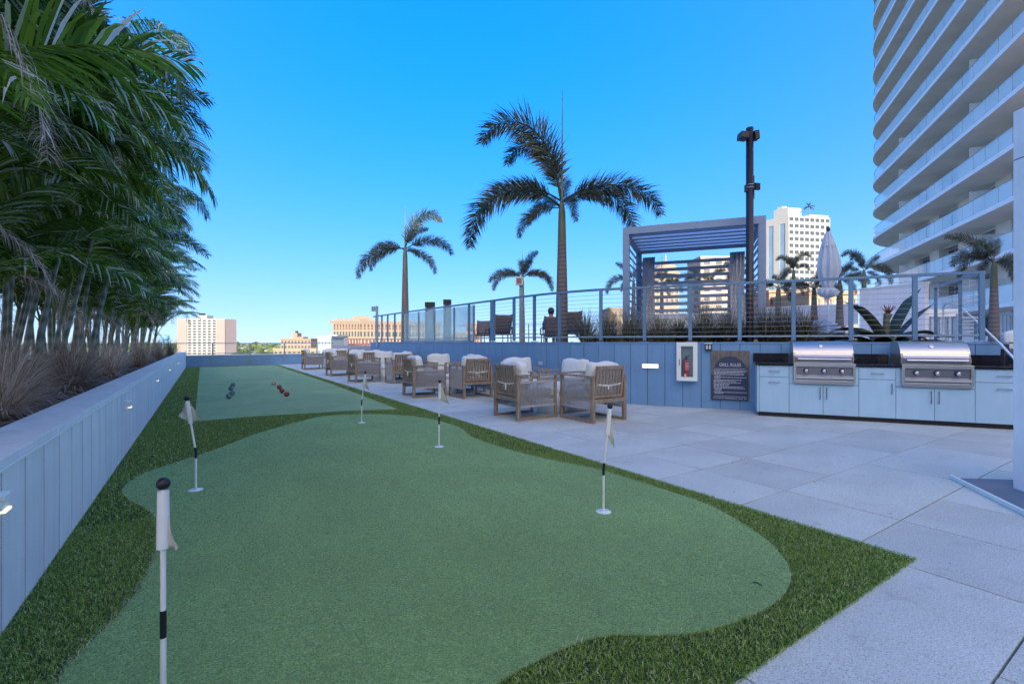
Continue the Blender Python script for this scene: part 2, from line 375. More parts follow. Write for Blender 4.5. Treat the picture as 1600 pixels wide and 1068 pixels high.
gr = blades('artificial_grass', near, .017, .0024, 1.0, M['turf'], label='long dark green artificial grass fringe round the putting green, nearest part', cat='grass')
blades('artificial_grass', mid, .018, .0045, 1.0, M['turf'], label='artificial grass fringe between the putting green and the bocce court', cat='grass')
blades('artificial_grass', far, .019, .010, 1.0, M['turf'], label='artificial grass strips along both sides of the bocce court', cat='grass')
fb = []
for i in range(len(gpoly)):
    a_, b_ = gpoly[i], gpoly[(i+1) % len(gpoly)]; L_ = math.dist(a_, b_)
    if a_[1] > 9: continue
    for k in range(int(L_*(420 if a_[0] < .4 and a_[1] < 4 else 130))):
        f = random.random(); o_ = random.gauss(0, .006); fb.append((a_[0]+(b_[0]-a_[0])*f+o_, a_[1]+(b_[1]-a_[1])*f+random.gauss(0, .006)))
blades('frayed_turf_edge', np.array(fb), .020, .0022, 1.5, leafmat('frayed', (.20,.33,.12), (.55,.62,.38), (.8,.82,.7), trans=.1, rough=.7, rand=0), label='pale frayed fibres along the seam of the putting green', cat='turf', z=.008)
# short pile of the putting green close to the camera
ins = lambda px, py: inpoly(px, py, gpoly)
pile = scatter(-.6, 3.3, 1.0, 8.4, 40000, lambda px, py: inpoly(px, py, gpoly) & (np.random.rand(len(px)) < np.minimum(1, (1.9/np.hypot(px, py))**2.2)))
M['pile'] = leafmat('pile', (.15,.275,.08), (.29,.455,.155), (.45,.60,.25), trans=.1, rough=.7, rand=0)
blades('putting_green_pile', pile, .006, .0011*np.hypot(pile[:,0], pile[:,1]), 1.6, M['pile'], label='short green pile of the putting green turf', cat='turf', z=.011)
# dry leaf bits blown on to the paving and the turf
db_ = MB()
for i in range(90):
    x, y = (rnd(3.5, 8), rnd(.2, 7)) if i % 3 else (rnd(-.68, -.3), rnd(1.5, 12)); a = rnd(0, 7); l = rnd(.008, .022); zz = .003 if i % 3 else .022
    c, s_ = math.cos(a)*l, math.sin(a)*l; db_.add([(x-c, y-s_, zz), (x-s_*.35, y+c*.35, zz+.003), (x+c, y+s_, zz+.001), (x+s_*.35, y-c*.35, zz+.002)], [(0,1,2,3)])
db_.build('leaf_litter', mat('leaf_litter', (.10,.07,.04), .8, .4, 20), kind='stuff')
# scattered straw bits
sb = MB()
for i in range(110):
    a = rnd(0, 7); x, y = rnd(-.5, 3.1), rnd(1.3, 8.2); l = rnd(.006, .03) if i % 5 else rnd(.04, .09)
    c, s_ = math.cos(a)*l, math.sin(a)*l; z = .019
    sb.tube([(x, y, z), (x+c*.5-s_*.08, y+s_*.5+c*.08, z+.003), (x+c, y+s_, z)], .0009, 4)
sb.build('straw_bits', mat('straw_bits', (.45,.48,.38), .8), kind='stuff')
tw = MB(); q = P(1177, 915); r = P(1191, 920); tw.tube([(q.x, q.y, .02), ((q.x+r.x)/2, (q.y+r.y)/2+.006, .024), (r.x, r.y, .019)], [.003, .0035, .002], 5)
tw.build('twig', M['black'], label='small dark twig lying on the putting green near its right edge', cat='twig')

# ---------------------------------------------------------------- planter wall at left
PWX = -.72; PWH = .755
pw = thing('planter_wall', 'long low light blue-grey board-clad planter wall along the left of the green', 'wall', (PWX, 0, 0))
MB().b2(-.24, -.005, -1, 28.2, -.1, PWH-.045).build('core', M['joint'], pw)
bm_ = MB().b2(-.010, 0, -.151, .151, 0, PWH-.05).mesh('panel', M['planter_paint'])
yy = 2.87-.32*11
while yy < 28:
    obj('panel', bm_, pw, (0, yy+.16, 0), bev=0); yy += .32
MB().b2(-.265, .006, -1, 28.22, PWH-.042, PWH).build('cap', M['planter_paint'], pw, bev=.004)
MB().b2(.001, .012, -1, 28.2, PWH-.052, PWH-.043).build('drip_edge', M['white'], pw)
MB().b2(-5.2, PWX-.25, -2, 28.3, -.2, .62).build('planter_soil', M['soil'], kind='structure')
MB().b2(-5.35, -5.2, -2, 28.3, -.2, .8).build('planter_back_wall', M['planter_paint'], label='low far side wall of the palm planter behind the canes', cat='wall')
lm = MB().box((0,0,0), (.035,.11,.075)).mesh('housing', M['white']); le = MB().box((.0, 0, -.045), (.03,.08,.012)).mesh('lens', M['lamp_warm'])
for (u, v), lb in zip([(-9,787),(197,632),(242,592),(262,576),(276,566)], ['glowing step light at the left picture edge on the planter wall', 'square white step light nearest behind the leaning flag on the planter wall', 'middle bright step light of the planter wall', 'fourth step light from the camera along the planter wall', 'farthest small step light at the end of the planter wall']):
    s_, t_ = ray(u+2, (PWX, 0), (PWX, 10)); yv = t_*10; z = zof(v, (PWX, yv))
    t = thing('step_light', lb, 'wall light', (PWX+.02, yv, z), group='step lights on the planter wall')
    MB().box((0,0,.0), (.04,.10,.018)).build('back_plate', M['white'], t, loc=(0,0,.03))
    MB().box((-.005,0,0), (.03,.09,.045)).build('housing', M['white'], t)
    MB().box((.004,0,-.029), (.03,.075,.011)).build('lens', M['lamp_warm'], t)

# far parapet and rail
pa, pb = Vector((-.76, 28.0, 0)), Vector((6.5, 29.35, 0)); pd_ = (pb-pa).normalized(); L = (pb-pa).length; prz = math.atan2(pd_.y, pd_.x)
par = thing('parapet', 'low blue parapet wall closing the far end of the bocce court', 'wall', pa, prz)
MB().b2(-5, L, .0, .25, -.2, .56).build('wall', M['wall_paint'], par); MB().b2(-5, L, -.02, .27, .56, .60).build('coping', M['white'], par)
fr_ = thing('parapet_railing', 'grey metal guard rail along the far parapet in front of the skyline', 'railing', pa, prz)
MB().b2(-5, L, -.05, 0, 1.16, 1.20).build('top_rail', M['steel_grey'], fr_); MB().b2(-5, L, -.045, -.005, .66, .69).build('bottom_rail', M['steel_grey'], fr_)
for u in (232, 332, 390, 444, 495, 548):
    s_, t_ = ray(u, pa, pb); MB().box((0, -.045, .68), (.06, .05, 1.0)).build('post', M['steel_grey'], fr_, loc=(t_*L, 0, 0))

# ---------------------------------------------------------------- palms
def leaflet(B, base, fwd, side, L_, w, droop, segs=2, rv=0.):
    # folding thin blade that starts along side and bends down
    pts = [base]; d = (side).normalized(); p = Vector(base)
    for i in range(segs):
        p = p+d*(L_/segs); pts.append(p.copy()); d = (d+Vector((0,0,-droop))).normalized()
    up = d.cross(fwd); wd = fwd*(w/2)
    n = len(B['v'])
    for i, q in enumerate(pts):
        k = [.55, 1, .75, .5][min(i, 3)] if i < segs else 0
        if i < segs: B['v'] += [tuple(q-wd*k), tuple(q+wd*k)]
        else: B['v'] += [tuple(q)]
    for i in range(segs-1): a = n+2*i; B['f'].append((a, a+1, a+3, a+2))
    a = n+2*(segs-1); B['f'].append((a, a+1, a+2))
    B['r'] += [rv]*(2*segs+1)
def mesh_r(name, B, mat_):
    me = bpy.data.meshes.new(name); me.from_pydata(B['v'], [], B['f']); at = me.attributes.new('rnd', 'FLOAT', 'POINT')
    at.data.foreach_set('value', np.array(B['r'], dtype=np.float32)); me.materials.append(mat_); me.update(); return me
def frond_mesh(name, L_, e0, e1, mode, mat_, n=60, ll=.45, lw=.03, stem=.014, petiole=.15, droop=.3, twist=0., dead=0., ex=1.35):
    B = dict(v=[], f=[], r=[]); N = 26; pts = [Vector((0,0,0))]; tan = []
    yaw = 0
    for i in range(N):
        t = i/N; a = e0+(e1-e0)*t**ex; yaw = twist*t
        d = Vector((math.cos(a)*math.cos(yaw), math.cos(a)*math.sin(yaw), math.sin(a))); tan.append(d); pts.append(pts[-1]+d*L_/N)
    tan.append(tan[-1])
    tb_ = MB(); tb_.tube(pts[::2], [stem*(1-.85*i/13) for i in range(len(pts[::2]))], 4)
    o = len(B['v']); B['v'] += tb_.v; B['f'] += [tuple(j+o for j in f) for f in tb_.f]; B['r'] += [.55 if not dead else 1]*len(tb_.v)
    def at(t):
        x = t*N; i = min(int(x), N-1); f = x-i; return pts[i].lerp(pts[i+1], f), tan[i].lerp(tan[min(i+1, N)], f).normalized()
    for i in range(n):
        t = petiole+(1-petiole)*(i+rnd(-.3, .3))/n; t = min(max(t, petiole), .999)
        p, d = at(t); sd = d.cross(Vector((0,0,1)));
        if sd.length < .1: sd = Vector((0,1,0))
        sd.normalize(); up = sd.cross(d).normalized()
        s = (t-petiole)/(1-petiole); le_ = ll*(.45+.55*math.sin(math.pi*min(1, (s*.9+.12)))**.6)*(1-.35*s**3)*rnd(.85, 1.1)
        if mode == 'flat':
            for sg in (-1, 1):
                rv = random.random()*.9
                if random.random() < .11: rv = 1.  # a few leaflets take the palest tone, as painted glints on green fronds
                dirn = sd*sg*math.cos(.25)+up*.28*rnd(.5, 1.6)+d*(.55+.6*s)+Vector((rnd(-.08,.08),)*3)
                leaflet(B, p, d, dirn, le_, lw*rnd(.7, 1.1), droop*rnd(.5, 1.7), 3, rv)
        else:
            for k in range(7):
                an = rnd(0, 2*math.pi); rv = random.random()
                dirn = (sd*math.cos(an)+up*math.sin(an))*.8+d*rnd(.45, .9)
                leaflet(B, p, d, dirn, le_*rnd(.7, 1.1), lw*rnd(.7, 1.2), droop*rnd(.6, 1.6), 2, rv)
    return mesh_r(name, B, mat_)
AF = [frond_mesh('frond', 2.0*rnd(.95, 1.2), R(e0), R(e1), 'flat', M['areca'], 68, .54, .032, .012, .22, dr, tw_) for e0, e1, dr, tw_ in
      [(68,-25,.25,.3), (55,-45,.4,-.3), (45,-55,.5,.2), (75,10,.2,.1), (35,-65,.6,-.4), (60,-10,.3,.5), (50,-70,.9,.0), (25,-50,.45,.3)]]
DEADF = [frond_mesh('dead_frond', 1.5, R(-10), R(-80), 'flat', M['dead'], 34, .42, .018, .012, .2, 1.0, .3, 1), frond_mesh('dead_frond', 1.2, R(-40), R(-88), 'flat', M['dead'], 30, .4, .015, .012, .2, 1.2, -.3, 1)]
areca_pos = [(-2.05, 2.1), (-1.75, 3.5), (-2.3, 4.4), (-1.7, 5.6), (-2.2, 6.9), (-1.65, 8.2), (-2.1, 9.6), (-1.65, 11.2), (-2.0, 12.9), (-1.7, 14.7), (-2.0, 16.6), (-1.7, 18.6), (-1.95, 20.7), (-1.8, 22.8), (-1.8, 25.0)]
ordn = ['nearest', 'second', 'third', 'fourth', 'fifth', 'sixth', 'seventh', 'eighth', 'ninth', 'tenth', 'eleventh', 'twelfth', 'thirteenth', 'fourteenth', 'farthest']
for i, (x, y) in enumerate(areca_pos):
    lab = 'clumping palm with arching fronds, %s from the camera in the planter' % ordn[i]
    t = thing('areca_palm', lab, 'palm', (x-.35, y, .6), 0, 'clumping palms in the left planter')
    nc = 11 if y < 14 else 9
    for k in range(nc):
        a = 2*math.pi*k/nc+rnd(-.4,.4); r0 = rnd(.1, .42); bx, by = r0*math.cos(a), r0*math.sin(a)*1.3
        h = [rnd(2.3, 3.6), rnd(1.2, 2.0), rnd(.45, 1.1)][k % 3]
        if y > 19: h *= .8
        ln = Vector((math.cos(a)*.12*h+.05*h, math.sin(a)*.14*h, h)); rr = rnd(.020, .036)
        pts = [Vector((bx, by, -.05)), Vector((bx, by, 0))+Vector((ln.x*.3, ln.y*.3, h*.4)), Vector((bx+ln.x, by+ln.y, h))]
        MB().tube(pts, [rr*1.25, rr, rr*.8], 7).build('cane', M['cane'], t)
        top = pts[-1]; d_ = (pts[2]-pts[1]).normalized()
        MB().tube([top-d_*.02, top+d_*.35, top+d_*.6], [rr*.85, rr*.95, rr*.3], 6).build('crown_shaft', M['areca_stem'], t)
        nf = 7 if y < 14 else 5; a0 = rnd(0, 6.3)
        for f in range(nf):
            az = a0+f*2*math.pi/nf*1.0+rnd(-.3,.3)
            # keep the very near sight line free
            tipx = x-.35+top.x+math.cos(az)*2.0; tipy = y+top.y+math.sin(az)*1.5
            if tipx > (.3 if y > 6 else .0): az = math.copysign(rnd(1.15, 1.9), math.sin(az)) if random.random() < .7 else math.pi-az
            me = random.choice(AF) if h > 1.5 else random.choice([AF[0], AF[1], AF[3], AF[5]])
            o = obj('frond', me, t, top+d_*rnd(.3, .5), (rnd(-.15,.15), rnd(-.1,.1), az)); sc_ = rnd(.8, 1.1); o.scale = (sc_,)*3
        if k % 4 == 0 and h > 1.2:
            obj('dead_frond', random.choice(DEADF), t, top+d_*.15, (0, 0, rnd(-1.4, 1.4)), label='dry grey hanging dead frond')
# taller fan-like palm fronds peeking out at the top left
t = thing('tall_palm', 'taller palm with drooping grey-green fronds above the planter clumps at upper left', 'palm', (-2.1, 6.4, .6))
MB().tube([(0,0,-.05), (.05,0,2.4), (.25,.0,4.8)], [.09, .07, .06], 8).build('trunk', M['cane'], t)
for k, (az, s_) in enumerate([(.3, .6), (1.5, .8), (-.9, .7), (2.2, 1.), (3.3, 1.), (-1.4, .8), (.85, .4)]):
    o = obj('frond', AF[[1,6,2,4,1,6,4][k]], t, (.25, 0, 4.8), (0, 0, az)); o.scale = (s_*.95,)*3
for k in range(3): obj('dead_frond', DEADF[k % 2], t, (.25, 0, 4.6), (0, 0, -.6+k*.8), label='dry grey hanging dead frond')

def clump(name, lab, cat, x, y, z, n, L_, spread, w, mat_, grp=None, droop=.5, seg=4):
    B = dict(v=[], f=[], r=[])
    for i in range(n):
        a = rnd(0, 2*math.pi); r0 = rnd(0, .09)*L_; el = R(rnd(90-spread, 89)); l = L_*rnd(.4, 1.15); p = Vector((r0*math.cos(a), r0*math.sin(a), 0))
        a2 = a+random.gauss(0, .9); d = Vector((math.cos(a2)*math.cos(el), math.sin(a2)*math.cos(el), math.sin(el))); sd = Vector((-d.y, d.x, 0)).normalized()*w/2*rnd(.6, 1.3)
        rv = random.random(); m_ = len(B['v']); dr = droop*rnd(.5, 1.5)
        for k in range(seg):
            f = 1-.25*k/seg; B['v'] += [tuple(p-sd*f), tuple(p+sd*f)]; p = p+d*l/seg; d = (d+Vector((0,0,-dr/seg))+Vector((rnd(-.14,.14), rnd(-.14,.14), rnd(-.05,.05)))).normalized()
        B['v'] += [tuple(p)]; B['r'] += [rv]*(2*seg+1)
        for k in range(seg-1): q_ = m_+2*k; B['f'].append((q_, q_+1, q_+3, q_+2))
        q_ = m_+2*(seg-1); B['f'].append((q_, q_+1, q_+2))
    return obj(name, mesh_r(name, B, mat_), None, (x, y, z), None, lab, cat, grp)
gy = [1.75, 2.75, 3.55, 4.5, 5.6, 6.8, 8.1, 9.5, 11.2, 13.2, 15.6, 18.4, 21.5, 25.0]
for i, yv in enumerate(gy):
    clump('dry_grass', 'dry tan tussock of fountain grass behind the planter wall, %s from the camera' % (['nearest','second','third','fourth','fifth','sixth','seventh','eighth','ninth','tenth','eleventh','twelfth','thirteenth','farthest'][i]), 'grass tussock',
          -1.42-(i % 2)*.2+(.08 if i == 2 else 0), yv, .6, 1300 if i < 7 else 500, .68 if yv < 12 else .8, 70, .0042 if i < 5 else .009, M['straw'], 'dry tussocks in the planter', 1.0)
clump('green_tussock', 'greener grass tussock at the far end of the planter', 'grass tussock', -1.3, 26.8, .6, 400, .9, 70, .012, M['ornamental'], None, 1.2)
for i, yv in enumerate([2.2, 3.2, 5.0, 7.4, 10.3]):
    clump('dry_grass', 'low dry tussock in the back row under the palms, %s one' % ordn[i], 'grass tussock', -2.5, yv, .6, 600, .55, 70, .006, M['straw'], 'dry tussocks in the back row', 1.3)

# foxtail palms
FF = [frond_mesh('frond', 1.0, R(a), R(b), 'fox', M['foxtail'], 84, .20, .0085, .010, .15, .30, tw_, 0, ex) for a, b, tw_, ex in [(46,-98,.15,1.0), (80,-80,-.2,2.3), (35,-68,.1,1.4), (0,-88,0,1.35), (70,0,.3,1.35)]]
def foxtail(lab, u, d, vcrown, FL, fr_list, spear_v=None, tr=.11, v_base=None, lean=0):
    p = D(u, d); z0 = 1.0; zc = zof(vcrown, p)
    t = thing('foxtail_palm', lab, 'palm', (p.x, p.y, z0), -YAW, 'foxtail palms on the upper deck'); H = zc-z0
    MB().tube([(0,0,0), (lean*.2,0,H*.35), (lean*.6, 0,H*.75)], [tr*1.35, tr*1.25, tr*.9], 12).build('trunk', M['trunk'], t)
    MB().tube([(lean*.6,0,H*.75), (lean,0,H*.95), (lean,0,H*1.03)], [tr*.92, tr*.75, tr*.35], 10).build('crown_shaft', M['shaft'], t)
    for az, k, s_ in fr_list:
        o = obj('frond', FF[k], t, (lean, 0, H+rnd(-.04,.03)*FL), (rnd(-.12,.12), 0, R(az))); o.scale = (FL*s_,)*3
    if spear_v: MB().tube([(lean,0,H), (lean+.01,0,zof(spear_v, p)-z0)], [tr*.3, .006], 5).build('spear_leaf', M['shaft'], t)
foxtail('tall foxtail palm rising behind the cable fence in the middle of the picture', 878, 11.3, 320, 2.75, [(182,0,1.15),(170,2,.85),(172,1,1.32),(150,1,1.05),(0,2,1.02),(6,0,.95),(62,4,.5),(200,3,.55),(-80,3,.5),(120,2,.6),(-30,2,.45)], 140, .112)
foxtail('medium foxtail palm standing left of the tall one behind the glass screens', 633, 22, 390, 3.0, [(178,2,.62),(0,2,.85),(4,1,1.0),(30,4,.6),(200,3,.95),(190,3,.7),(-20,3,.7),(60,2,.4)], 322, .14)
foxtail('small foxtail palm behind the post with the little sign box', 816, 26, 434, 2.5, [(180,0,.9),(0,0,.95),(160,2,.9),(20,2,.8),(90,1,.7),(-70,4,.8),(-110,0,.6),(60,4,.8)], 388, .12)
foxtail('foxtail palm half hidden by the left post of the white pergola', 990, 22, 440, 1.9, [(180,0,.95),(190,4,.7),(0,1,.8),(120,0,.6),(40,2,.8),(-60,3,.8)], 400, .1)
foxtail('foxtail palm seen through the left slats of the pergola', 1034, 24, 444, 1.5, [(180,2,.9),(0,0,1.),(100,1,.8),(45,4,.8),(-90,3,.9),(-40,0,.7)], 398, .1)
foxtail('foxtail palm seen through the middle slats of the pergola', 1088, 26, 436, 1.5, [(180,2,.9),(0,0,1.),(100,1,.8),(45,4,.8),(-90,3,.9),(200,0,.8)], None, .12)
foxtail('foxtail palm seen through the right slats of the pergola', 1140, 24, 428, 1.5, [(180,0,.9),(0,2,1.),(100,1,.8),(45,4,.8),(-120,3,.9)], None, .1)
foxtail('dark foxtail palm left of the closed parasol, just right of the pergola', 1216, 15, 450, 1.2, [(180,2,1.),(150,0,.9),(0,2,1.),(20,4,.9),(-90,3,.8),(90,1,.6),(-40,0,.8)], None, .09)
foxtail('slim foxtail palm between the pergola and the parasol with raised tuft', 1240, 17, 425, 1.1, [(180,1,.9),(90,1,.8),(0,1,1.),(45,4,.9),(-90,2,.9),(-150,3,.9)], None, .08)
foxtail('dark foxtail palm directly left of the parasol pole', 1272, 15, 452, 1.1, [(180,2,1.),(150,0,.9),(0,2,1.),(20,4,.9),(-90,3,.8),(-40,0,.8)], None, .09)
foxtail('dark foxtail palm directly right of the parasol', 1312, 14.5, 440, 1.1, [(180,2,1.),(150,0,.9),(0,2,1.),(20,4,.9),(-90,3,.8),(90,1,.6),(-40,0,.8)], None, .09)
foxtail('foxtail palm in front of the tower whose long frond reaches right', 1350, 13.5, 425, 1.15, [(180,1,.9),(150,2,.8),(0,0,1.05),(5,4,.7),(90,1,.9),(-90,3,.7),(200,3,.6)], None, .07)
foxtail('bushy foxtail palm beside the white pillar at the right', 1553, 10.6, 412, 1.15, [(180,0,1.0),(185,2,1.1),(0,2,1.0),(30,4,.9),(90,1,.8),(120,4,1.),(-70,3,.8),(-110,3,.8),(60,0,.9)], None, .075)

# ---------------------------------------------------------------- blue retaining wall, cable fence, upper deck
K0 = Vector((7.87, 4.41, 0)); KU = Vector((.543, -.84, 0)).normalized(); KN = Vector((KU.y*-1, KU.x, 0))   # KN points into the wall
KRZ = math.atan2(KU.y, KU.x)
def K(x, y, z=0): return K0+KU*x+KN*y+Vector((0,0,z))
def kx(u, y=0):
    a, b = K(0, y), K(1, y); s_, t_ = ray(u, a, b); return t_
def kz(v, x, y=0): return zof(v, K(x, y))
WALL = [(6.02, 20.3), (6.14, 15), (6.28, 11), (6.33, 9.6), (6.42, 8.6), (6.58, 7.85), (6.82, 7.2)]+[tuple(K(x, .62)[:2]) for x in (-2.2, -1.5, 0, 1.6, 3.45)]
def polylen(pl):
    s_ = [0]
    for a, b in zip(pl, pl[1:]): s_.append(s_[-1]+math.dist(a, b))
    return s_
WS = polylen(WALL)
def wat(s_):
    for i in range(len(WS)-1):
        if s_ <= WS[i+1] or i == len(WS)-2:
            f = (s_-WS[i])/(WS[i+1]-WS[i]); a, b = WALL[i], WALL[i+1]; d = Vector((b[0]-a[0], b[1]-a[1], 0)).normalized()
            return Vector((a[0]+(b[0]-a[0])*f, a[1]+(b[1]-a[1])*f, 0)), d
def wray(u):
    for i in range(len(WALL)-1):
        r_ = ray(u, WALL[i], WALL[i+1])
        if r_ and r_[0] > 0 and -1e-6 <= r_[1] <= 1.000001: return WS[i]+r_[1]*(WS[i+1]-WS[i])
rw = thing('retaining_wall', 'long curved blue board-clad retaining wall behind the armchairs and grills', 'wall', (0,0,0))
inner = []; outer = []
n_ = 60
for i in range(n_+1):
    p, d = wat(WS[-1]*i/n_); nn = Vector((-d.y, d.x, 0))   # d runs to +x-y ; left normal
    outer.append(p+nn*.005); inner.append(p+nn*.30)
core = MB()
for i in range(n_):
    core.prism([outer[i][:2], outer[i+1][:2], inner[i+1][:2], inner[i][:2]], -.1, 1.215)
core.build('core', M['joint'], rw)
pm = MB().b2(-.1605, .1605, 0, .028, 0, 1.215).mesh('panel', M['wall_paint'])
s_ = .16
while s_ < WS[-1]-.1:
    p, d = wat(s_); obj('panel', pm, rw, p, (0, 0, math.atan2(d.y, d.x)), bev=.002 if s_ > 8 else 0); s_ += .33
cp = MB()
for i in range(n_):
    p0, d0 = wat(WS[-1]*i/n_); p1, d1 = wat(WS[-1]*(i+1)/n_); n0 = Vector((-d0.y, d0.x, 0)); n1 = Vector((-d1.y, d1.x, 0))
    cp.prism([(p0-n0*.012)[:2], (p1-n1*.012)[:2], (p1+n1*.32)[:2], (p0+n0*.32)[:2]], 1.217, 1.248)
cp.build('coping', M['wall_paint'], rw)
# upper deck floor
dk = MB()
poly = [tuple((wat(WS[-1]*i/n_)[0]+Vector((-wat(WS[-1]*i/n_)[1].y, wat(WS[-1]*i/n_)[1].x, 0))*.33)[:2]) for i in range(n_+1)]
dk.prism(poly+[(13, 1.5), (45, 20), (45, 29.3), (6.4, 29.3)], -.3, 1.05)
dk.build('pool_deck', mat('deck_paving', (.42,.42,.42), .8, .1, 2), kind='structure')
MB().prism([tuple(K(x, y)[:2]) for x, y in ((-3.0, 1.02), (3.0, 1.0), (3.0, 2.2), (-4.2, 2.4), (-4.0, 1.7))], 1.06, 1.2).build('planting_soil', M['soil'], kind='structure')

fence = thing('cable_fence', 'blue-grey post and cable railing running along the top of the retaining wall', 'railing', (0,0,0))
def off(s_, o): p, d = wat(s_); return p+Vector((-d.y, d.x, 0))*o
FO = .10; FZ0, FZ1 = 1.25, 2.36
s0 = wray(580) or 0.3; s1 = wray(1541) or WS[-1]-.1
def runline(z, r, sa, sb, n=50, w=None):
    b = MB(); pts = [off(sa+(sb-sa)*i/n, FO)+Vector((0,0,z)) for i in range(n+1)]
    if w:
        for a, c in zip(pts, pts[1:]): e = (c-a)*.004; b.beam(a-e, c+e, w[0], w[1])
    else: b.tube(pts, r, 5)
    return b
runline(FZ1-.02, 0, s0, s1, w=(.06, .045)).build('top_rail', M['steel_paint'], fence)
runline(1.355, 0, s0, s1, w=(.03, .03)).build('bottom_rail', M['steel_grey'], fence)
sc0 = wray(728)
for k in range(10): runline(1.445+k*.087, .0032, sc0, s1).build('cable', M['cable'], fence)
pmesh = MB().box((0,0,(FZ1+FZ0)/2), (.065,.05,FZ1-FZ0-.05)).mesh('post', M['steel_paint']); plm = MB().box((0,0,FZ0+.006), (.15,.11,.012)).mesh('base_plate', M['steel_paint'])
pmesh2 = MB().box((0,0,(FZ1+FZ0)/2), (.17,.06,FZ1-FZ0-.05)).mesh('post', M['steel_paint'])
for u in (576, 584, 593, 602, 613, 728, 765, 798, 830, 870, 937, 1006, 1078, 1156, 1241, 1332, 1433, 1539):
    s_ = wray(u); 
    if s_ is None: print('no ray', u); continue
    p, d = wat(s_); q = off(s_, FO); rz = math.atan2(d.y, d.x)
    obj('post', pmesh2 if u in (765,) else pmesh, fence, q, (0,0,rz)); obj('base_plate', plm, fence, q, (0,0,rz))
# fence return at the stair
fa = off(s1, FO); fb = D(1462, 9.4)
fr2 = thing('fence_return', 'short cable railing turning back along the stair beside the right-hand grill', 'railing', (0,0,0))
MB().beam(fa+Vector((0,0,FZ1-.02)), Vector((fb.x, fb.y, FZ1-.02)), .06, .045).build('top_rail', M['steel_grey'], fr2)
MB().beam(fa+Vector((0,0,1.355)), Vector((fb.x, fb.y, 1.355)), .03, .03).build('bottom_rail', M['steel_grey'], fr2)
for f in (.42, 1.): q = fa.lerp(fb, f); obj('post', pmesh, fr2, (q.x, q.y, 0), (0,0,rz+1.2))
for k in range(10): MB().tube([fa+Vector((0,0,1.445+k*.087)), Vector((fb.x, fb.y, 1.445+k*.087))], .0032, 4).build('cable', M['cable'], fr2)
# stair handrail
hr = thing('stair_handrail', 'pale sloping steel handrail of the stair right of the grills', 'handrail', (0,0,0))
a_, b_ = D(1478, 9.2, 474), D(1499, 8.9, 474); 
MB().tube([D(1474, 9.3, 530), D(1474, 9.3, 480), D(1478, 9.2, 474), D(1497, 8.9, 476), D(1535, 7.7, 510), D(1566, 6.9, 540), D(1590, 6.4, 566)], .015, 8).build('rail', M['white'], hr)
MB().beam(D(1567, 6.9, 545), D(1567, 6.9, 600), .05, .04).build('post', M['black'], hr)
MB().beam(D(1525, 8.2, 502), D(1525, 8.2, 530), .05, .04).build('post', M['steel_paint'], hr)

# glass screens and posts on the far left part of the deck
GL = glass('screen_glass', (.45,.68,.68), .42)
gs = [(618, 640), (641, 664), (664, 694), (694, 724)]
for i, (u0, u1) in enumerate(gs):
    q0, q1 = off(wray(u0), .35), off(wray(u1), .35)
    t = thing('glass_screen', 'pale teal glass windbreak panel behind the fence, %s from the left' % ordn[i].replace('nearest', 'first'), 'glass screen', q0, 0, 'glass windbreaks on the deck edge')
    v_ = q1-q0; zt = 2.33
    MB().beam((0,0,(1.3+zt)/2), (v_.x, v_.y, (1.3+zt)/2), .012, zt-1.32).build('pane', GL, t)
    MB().beam((0,0,1.28), (v_.x, v_.y, 1.28), .05, .06).build('shoe_rail', M['steel_grey'], t)
    MB().box((v_.x,v_.y,(1.3+zt)/2), (.05,.05,zt-1.3)).build('edge_post', M['steel_grey'], t)
for u, d, w, vt, lb in ((672, 17.5, .34, 472, 'wide grey steel post with dark cap behind the glass screens'), (699, 17, .26, 468, 'narrower grey steel post right of the wide one behind the glass screens')):
    p = D(u, d); t = thing('steel_column', lb, 'column', (p.x, p.y, 1.05), -YAW)
    zt = zof(vt, p)-1.05; b = MB().b2(-w/2, -w/2+.06, -.1, .1, 0, zt); b.b2(w/2-.06, w/2, -.1, .1, 0, zt-.01); b.build('flange', M['steel_grey'], t)
    MB().b2(-w/2+.065, w/2-.065, -.03, .03, 0, zt-.03).build('web', M['white_slat'], t)
    MB().b2(-w/2-.005, w/2+.005, -.11, .11, zt-.18, zt).build('cap', M['black'], t)
def speaker_post(lb, u, d, vt, box, face):
    p = D(u, d); t = thing('speaker_post', lb, 'post', (p.x, p.y, 1.05), -YAW); zt = zof(vt, p)-1.05
    MB().box((0,0,zt/2), (.09,.09,zt)).build('post', M['steel_grey'], t)
    MB().box((box[0],-.06,zt-box[2]/2-.02), (box[1],.12,box[2])).build('speaker_box', M['steel_grey'] if not face else M['white'], t, bev=.01)
    if face: MB().box((box[0],-.125,zt-box[2]/2-.02), (box[1]*.7,.008,box[2]*.7)).build('face_plate', mat('plate_red', (.3,.16,.18), .5), t)
speaker_post('grey post with a small pale box on top in front of the small palm', 814, 12.2, 432, (-.05, .19, .21), True)
speaker_post('slim grey post with a dark loudspeaker box at the far end of the fence', 589, 19.5, 478, (-.13, .14, .2), False)

